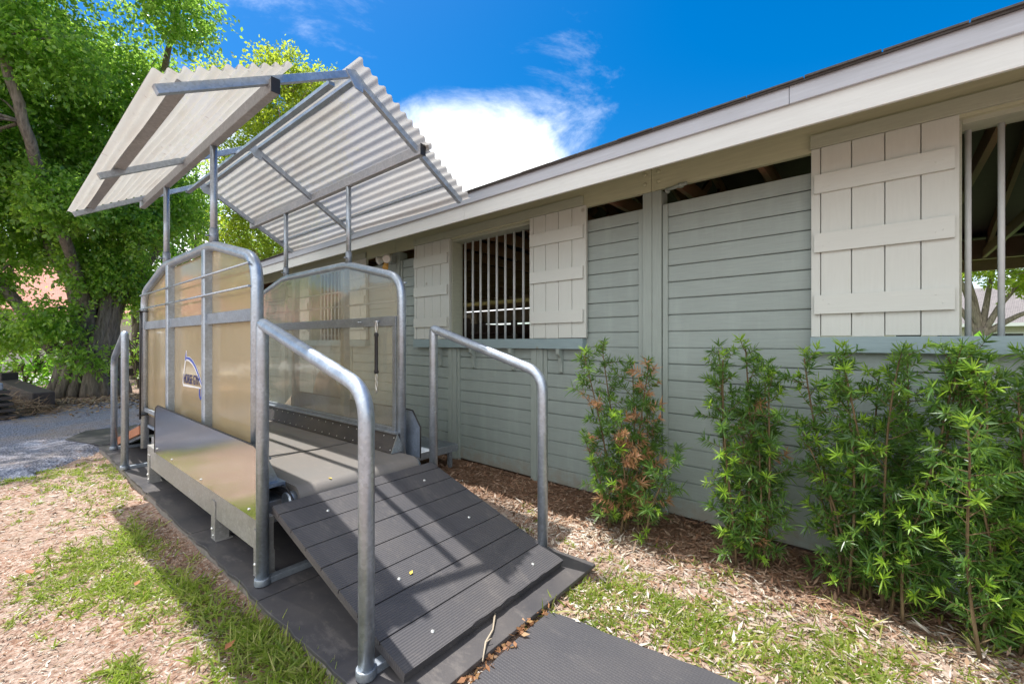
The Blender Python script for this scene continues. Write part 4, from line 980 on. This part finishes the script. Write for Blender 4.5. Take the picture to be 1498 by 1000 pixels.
# ------------------------------------------------------------------ clutter by the drive
def beam(a, b, w_, h_, label):
    o = MB().bar((0, 0, 0), Vector(b)-Vector(a), w_, h_).build('timber_beam', 'timber', None, .02); o.location = a
    tag(o, label, 'timber', 'old timbers by the drive')
beam((.33, 13.4, .22), (-.25, 16.0, .40), .34, .34, 'dark old timber beam lying on the litter, end towards the gravel')
beam((-.15, 15.7, .55), (-1.6, 17.4, .50), .36, .34, 'dark old timber beam behind, resting across the first one')
pl = empty('pallet', (-.36, 12.45, 0), R(8), label='stack of weathered grey slatted boards at the left edge of the drive', cat='pallet')
for k in range(5):
    MB().box((-.6, -.35, .05+k*.115), (.28-.02*k, .35, .10+k*.115)).build('slat', 'timber', pl, .006)
for x in (-.5, -.1, .2):
    MB().box((x-.03, -.33, .0), (x+.03, .33, .049)).build('runner', 'timber', pl)
MB().box((-.5, -.3, .561), (.12, .28, .70)).build('grey_block', 'galv_flat', pl, .02)
r = np.random.default_rng(5); n = 2600
P = np.stack([r.normal(-.05, .38, n), r.normal(13.3, .5, n), np.zeros(n)], 1); P[:, 2] = np.abs(r.normal(0, .16, n))*np.exp(-((P[:, 0]+.15)/.5)**2)+.02
D = nrm(r.normal(size=(n, 3))*np.array([1, 1, .35])); V, F = blades(P, D, nrm(np.cross(D, r.normal(size=(n, 3)))), r.uniform(.1, .3, n), r.uniform(.006, .014, n), r.uniform(0, .2, n))
tag(npmesh('dry_litter', V, F, 'debris'), 'heap of dry grass and clippings by the timber beams', 'clippings', kind='stuff')
n = 3200; P = np.stack([r.uniform(-1.6, 2.4, n), r.normal(14.0, .9, n), r.uniform(.01, .05, n)], 1)
D = nrm(r.normal(size=(n, 3))*np.array([1, 1, .25])); V, F = rhomb(P, D, nrm(np.cross(D, r.normal(size=(n, 3))*np.array([.3, .3, 1]))), r.uniform(.05, .12, n), r.uniform(.03, .06, n))
tag(npmesh('leaf_litter', V, F, 'debris'), kind='stuff')

# ------------------------------------------------------------------ chips, grass
def off_slab(P, mq=.0):
    dx, dy = P[:, 0]-X0, P[:, 1]-Y0; q = dx*math.cos(TH)+dy*math.sin(TH); p = -dx*math.sin(TH)+dy*math.cos(TH)
    on = (q > -.085-mq) & (q < 1.44+mq) & (p > -.31-mq) & (p < 6.36)
    a, b, c, d = [np.array(x) for x in c4]
    def inside(P):
        s = np.ones(len(P), bool)
        for u, v in ((a, b), (b, c), (c, d), (d, a)):
            s &= ((v[0]-u[0])*(P[:, 1]-u[1])-(v[1]-u[1])*(P[:, 0]-u[0])) < mq*1.2
        return s
    return ~on & ~inside(P) & (P[:, 0] < WX-.02)
def chips(n, x0, x1, y0, y1, lmin, lmax, seed, pw=1.):
    r = np.random.default_rng(seed); P = np.stack([r.uniform(x0, x1, n), y0+(y1-y0)*r.random(n)**pw, np.zeros(n)], 1)
    P = P[off_slab(P)]; n = len(P); P[:, 2] = gz(P[:, 0], P[:, 1])+np.abs(r.normal(0, .007, n))+.003
    D = nrm(r.normal(size=(n, 3))*np.array([1, 1, .22])); U = nrm(r.normal(size=(n, 3))*.28+np.array([0, 0, 1])); S = nrm(np.cross(D, U))
    return P, D, S, r.uniform(lmin, lmax, n)*r.uniform(.5, 1.3, n), r
PA = []
for a in ((42000, -1.6, .9, .6, 4.6, .012, .036, 51, 1.), (14000, -2.0, .95, 4.6, 8.2, .025, .06, 52, 1.), (26000, 1.2, 3.55, -1.3, 2.2, .02, .07, 53, 1.), (9000, 2.2, 3.55, 2.2, 6.5, .025, .07, 54, 1.), (14000, .55, .9, 1.4, 4.6, .012, .035, 55, 1.), (12000, 2.75, 3.55, -.9, 4.2, .03, .085, 56, 1.)):
    P, D, S, Ln, r = chips(*a); V, F = rhomb(P, D, S, Ln, Ln*r.uniform(.09, .30, len(Ln))); PA.append((V, F))
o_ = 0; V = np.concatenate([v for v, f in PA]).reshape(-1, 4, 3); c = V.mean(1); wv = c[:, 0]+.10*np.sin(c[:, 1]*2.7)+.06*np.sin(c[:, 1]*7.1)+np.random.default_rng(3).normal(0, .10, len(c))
dk_m = (wv > 2.92) | ((c[:, 0] < .90) & (c[:, 0] > .62) & (c[:, 1] > 1.3) & (c[:, 1] < 5.2) & (np.random.default_rng(4).random(len(c)) < .75))  # darker chip colours towards the wall and in a strip beside the slab
for nm, m_, sel in (('wood_chips', 'chip', ~dk_m), ('dark_chips', 'mulch', dk_m)):
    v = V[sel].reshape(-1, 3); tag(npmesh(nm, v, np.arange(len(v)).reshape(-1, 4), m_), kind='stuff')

def tuftgrass(spots, seed, name, mul=1.):
    r = np.random.default_rng(seed); PP, LL, BB = [], [], []
    for x, y, sx, sy, n, lo, hi in spots:
        nt_ = max(2, int(n*mul)//14)
        tx_, ty_ = r.normal(x, sx, nt_), r.normal(y, sy, nt_)
        for a, b in zip(tx_, ty_):
            k = r.integers(7, 20); PP.append(np.stack([r.normal(a, .022, k), r.normal(b, .022, k), np.zeros(k)], 1)); LL.append(r.uniform(lo, hi, k))
    P = np.concatenate(PP); Ln = np.concatenate(LL); s = off_slab(P, -.012); P, Ln = P[s], Ln[s]; n = len(P)
    P[:, 2] = gz(P[:, 0], P[:, 1])
    D = nrm(r.normal(size=(n, 3))*np.array([.75, .75, .25])+np.array([0, 0, .75])); S = nrm(np.cross(D, r.normal(size=(n, 3))))
    V, F = blades(P, D, S, Ln, r.uniform(.0045, .010, n), r.uniform(.05, .7, n), .8)
    tag(npmesh(name, V, F, 'grassleaf'), kind='stuff')
left = [(.33, 4.0, .13, .32, 2100, .03, .08), (.46, 3.35, .09, .25, 1300, .04, .09), (.10, 3.75, .14, .25, 900, .03, .07), (.56, 4.2, .06, .28, 800, .05, .11), (.65, 3.0, .05, .22, 900, .06, .13), (.75, 2.3, .06, .22, 1300, .07, .15), (.82, 1.85, .04, .25, 900, .07, .15),
        (.60, 2.2, .10, .15, 500, .05, .11), (.28, 2.5, .05, .08, 300, .05, .11), (.45, 1.9, .12, .2, 350, .05, .11), (.38, 6.6, .22, .45, 1300, .03, .07), (.72, 6.2, .07, .6, 600, .03, .08), (.1, 7.1, .35, .14, 900, .03, .06), (-.5, 7.0, .5, .12, 400, .03, .06), (.45, 5.4, .12, .3, 380, .02, .06), (-.1, 5.4, .35, .5, 160, .02, .05), (.82, 1.3, .05, .2, 400, .06, .13), (-.6, 3., .4, .8, 120, .02, .05), (.86, 4.9, .02, .7, 140, .04, .09)]
tuftgrass(left, 61, 'grass', 1.05)
right = [(2.20, 1.32, .13, .10, 620, .04, .09), (2.28, 1.0, .14, .14, 900, .04, .09), (2.24, .72, .14, .14, 1000, .04, .09), (2.28, .42, .16, .16, 1000, .04, .09), (2.42, .15, .18, .16, 900, .04, .09), (2.6, -.1, .18, .18, 700, .04, .1), (2.0, 1.15, .06, .1, 260, .03, .08), (2.62, .75, .14, .2, 420, .03, .08), (2.25, -.1, .15, .2, 800, .05, .11), (2.5, 1.5, .2, .2, 160, .03, .07), (2.7, 2.4, .2, .5, 120, .03, .07), (3.0, -.5, .15, .2, 200, .06, .16), (2.9, .3, .1, .4, 120, .05, .14)]
tuftgrass(right, 62, 'grass', 1.)
tuftgrass([(1.835, 1.37, .012, .012, 30, .09, .16), (1.70, 1.36, .03, .01, 20, .04, .09), (1.93, 1.40, .03, .02, 40, .04, .1)], 63, 'grass')
# fallen leaves and a twig
def leafy(x, y, z, s, a, m_, label, grp=None):
    o = MB().add([(0, 0, 0), (.35*s, .28*s, .10*s), (s, 0, .04*s), (.35*s, -.28*s, .12*s)], [(0, 1, 2, 3)]).build('fallen_leaf', m_, None)
    so_ = o.modifiers.new('thickness', 'SOLIDIFY'); so_.thickness = .0012
    o.location = (x, y, z); o.rotation_euler = (R(8), R(-6), a); tag(o, label, 'leaf', grp)
lw = wor(*onr(.40, .42, .004)[:2]); leafy(lw[0], lw[1], onr(.4, .42, .004).z, .035, .6, 'leafyellow', 'small yellow leaf lying on the ribbed ramp deck')
lw = wor(.44, 1.12); leafy(lw[0], lw[1], zt-.004, .03, 2., 'leafyellow', 'small yellow leaf at the front of the belt')
for (x, y, s, a), lb in zip(((.62, 2.30, .06, .5), (.05, 3.95, .07, 2.), (.44, 3.3, .05, 1.)), ('brown leaf on the mulch beside the tall grass by the slab', 'brown leaf lying among the bright sunlit grass', 'brown leaf on bare chips between two grass patches')):
    leafy(x, y, .03, s, a, 'leafbrown', lb, 'fallen brown leaves on the mulch')
tw = MB().tube([(0, 0, .0), (.08, .06, .012), (.17, .10, .006), (.26, .17, .015)], [.003, .005, .004, .006], 6).tube([(.08, .06, .012), (.11, .05, .02)], [.003, .002], 5).build('twig', 'twig')
tw.location = (1.33, 1.33, .056); tag(tw, 'pale broken twig lying between the ramp foot and the floor mat', 'twig')
r = np.random.default_rng(77); n = 160; t = r.random(n); P = np.stack([.75+1.1*t, 1.275+.075*t+r.uniform(-.012, .03, n), r.uniform(.02, .05, n)], 1)
D = nrm(r.normal(size=(n, 3))*np.array([1, 1, .4])); V, F = rhomb(P, D, nrm(np.cross(D, r.normal(size=(n, 3)))), r.uniform(.02, .05, n), r.uniform(.012, .025, n))
tag(npmesh('fallen_leaves', V, F, 'yewdry'), kind='stuff')
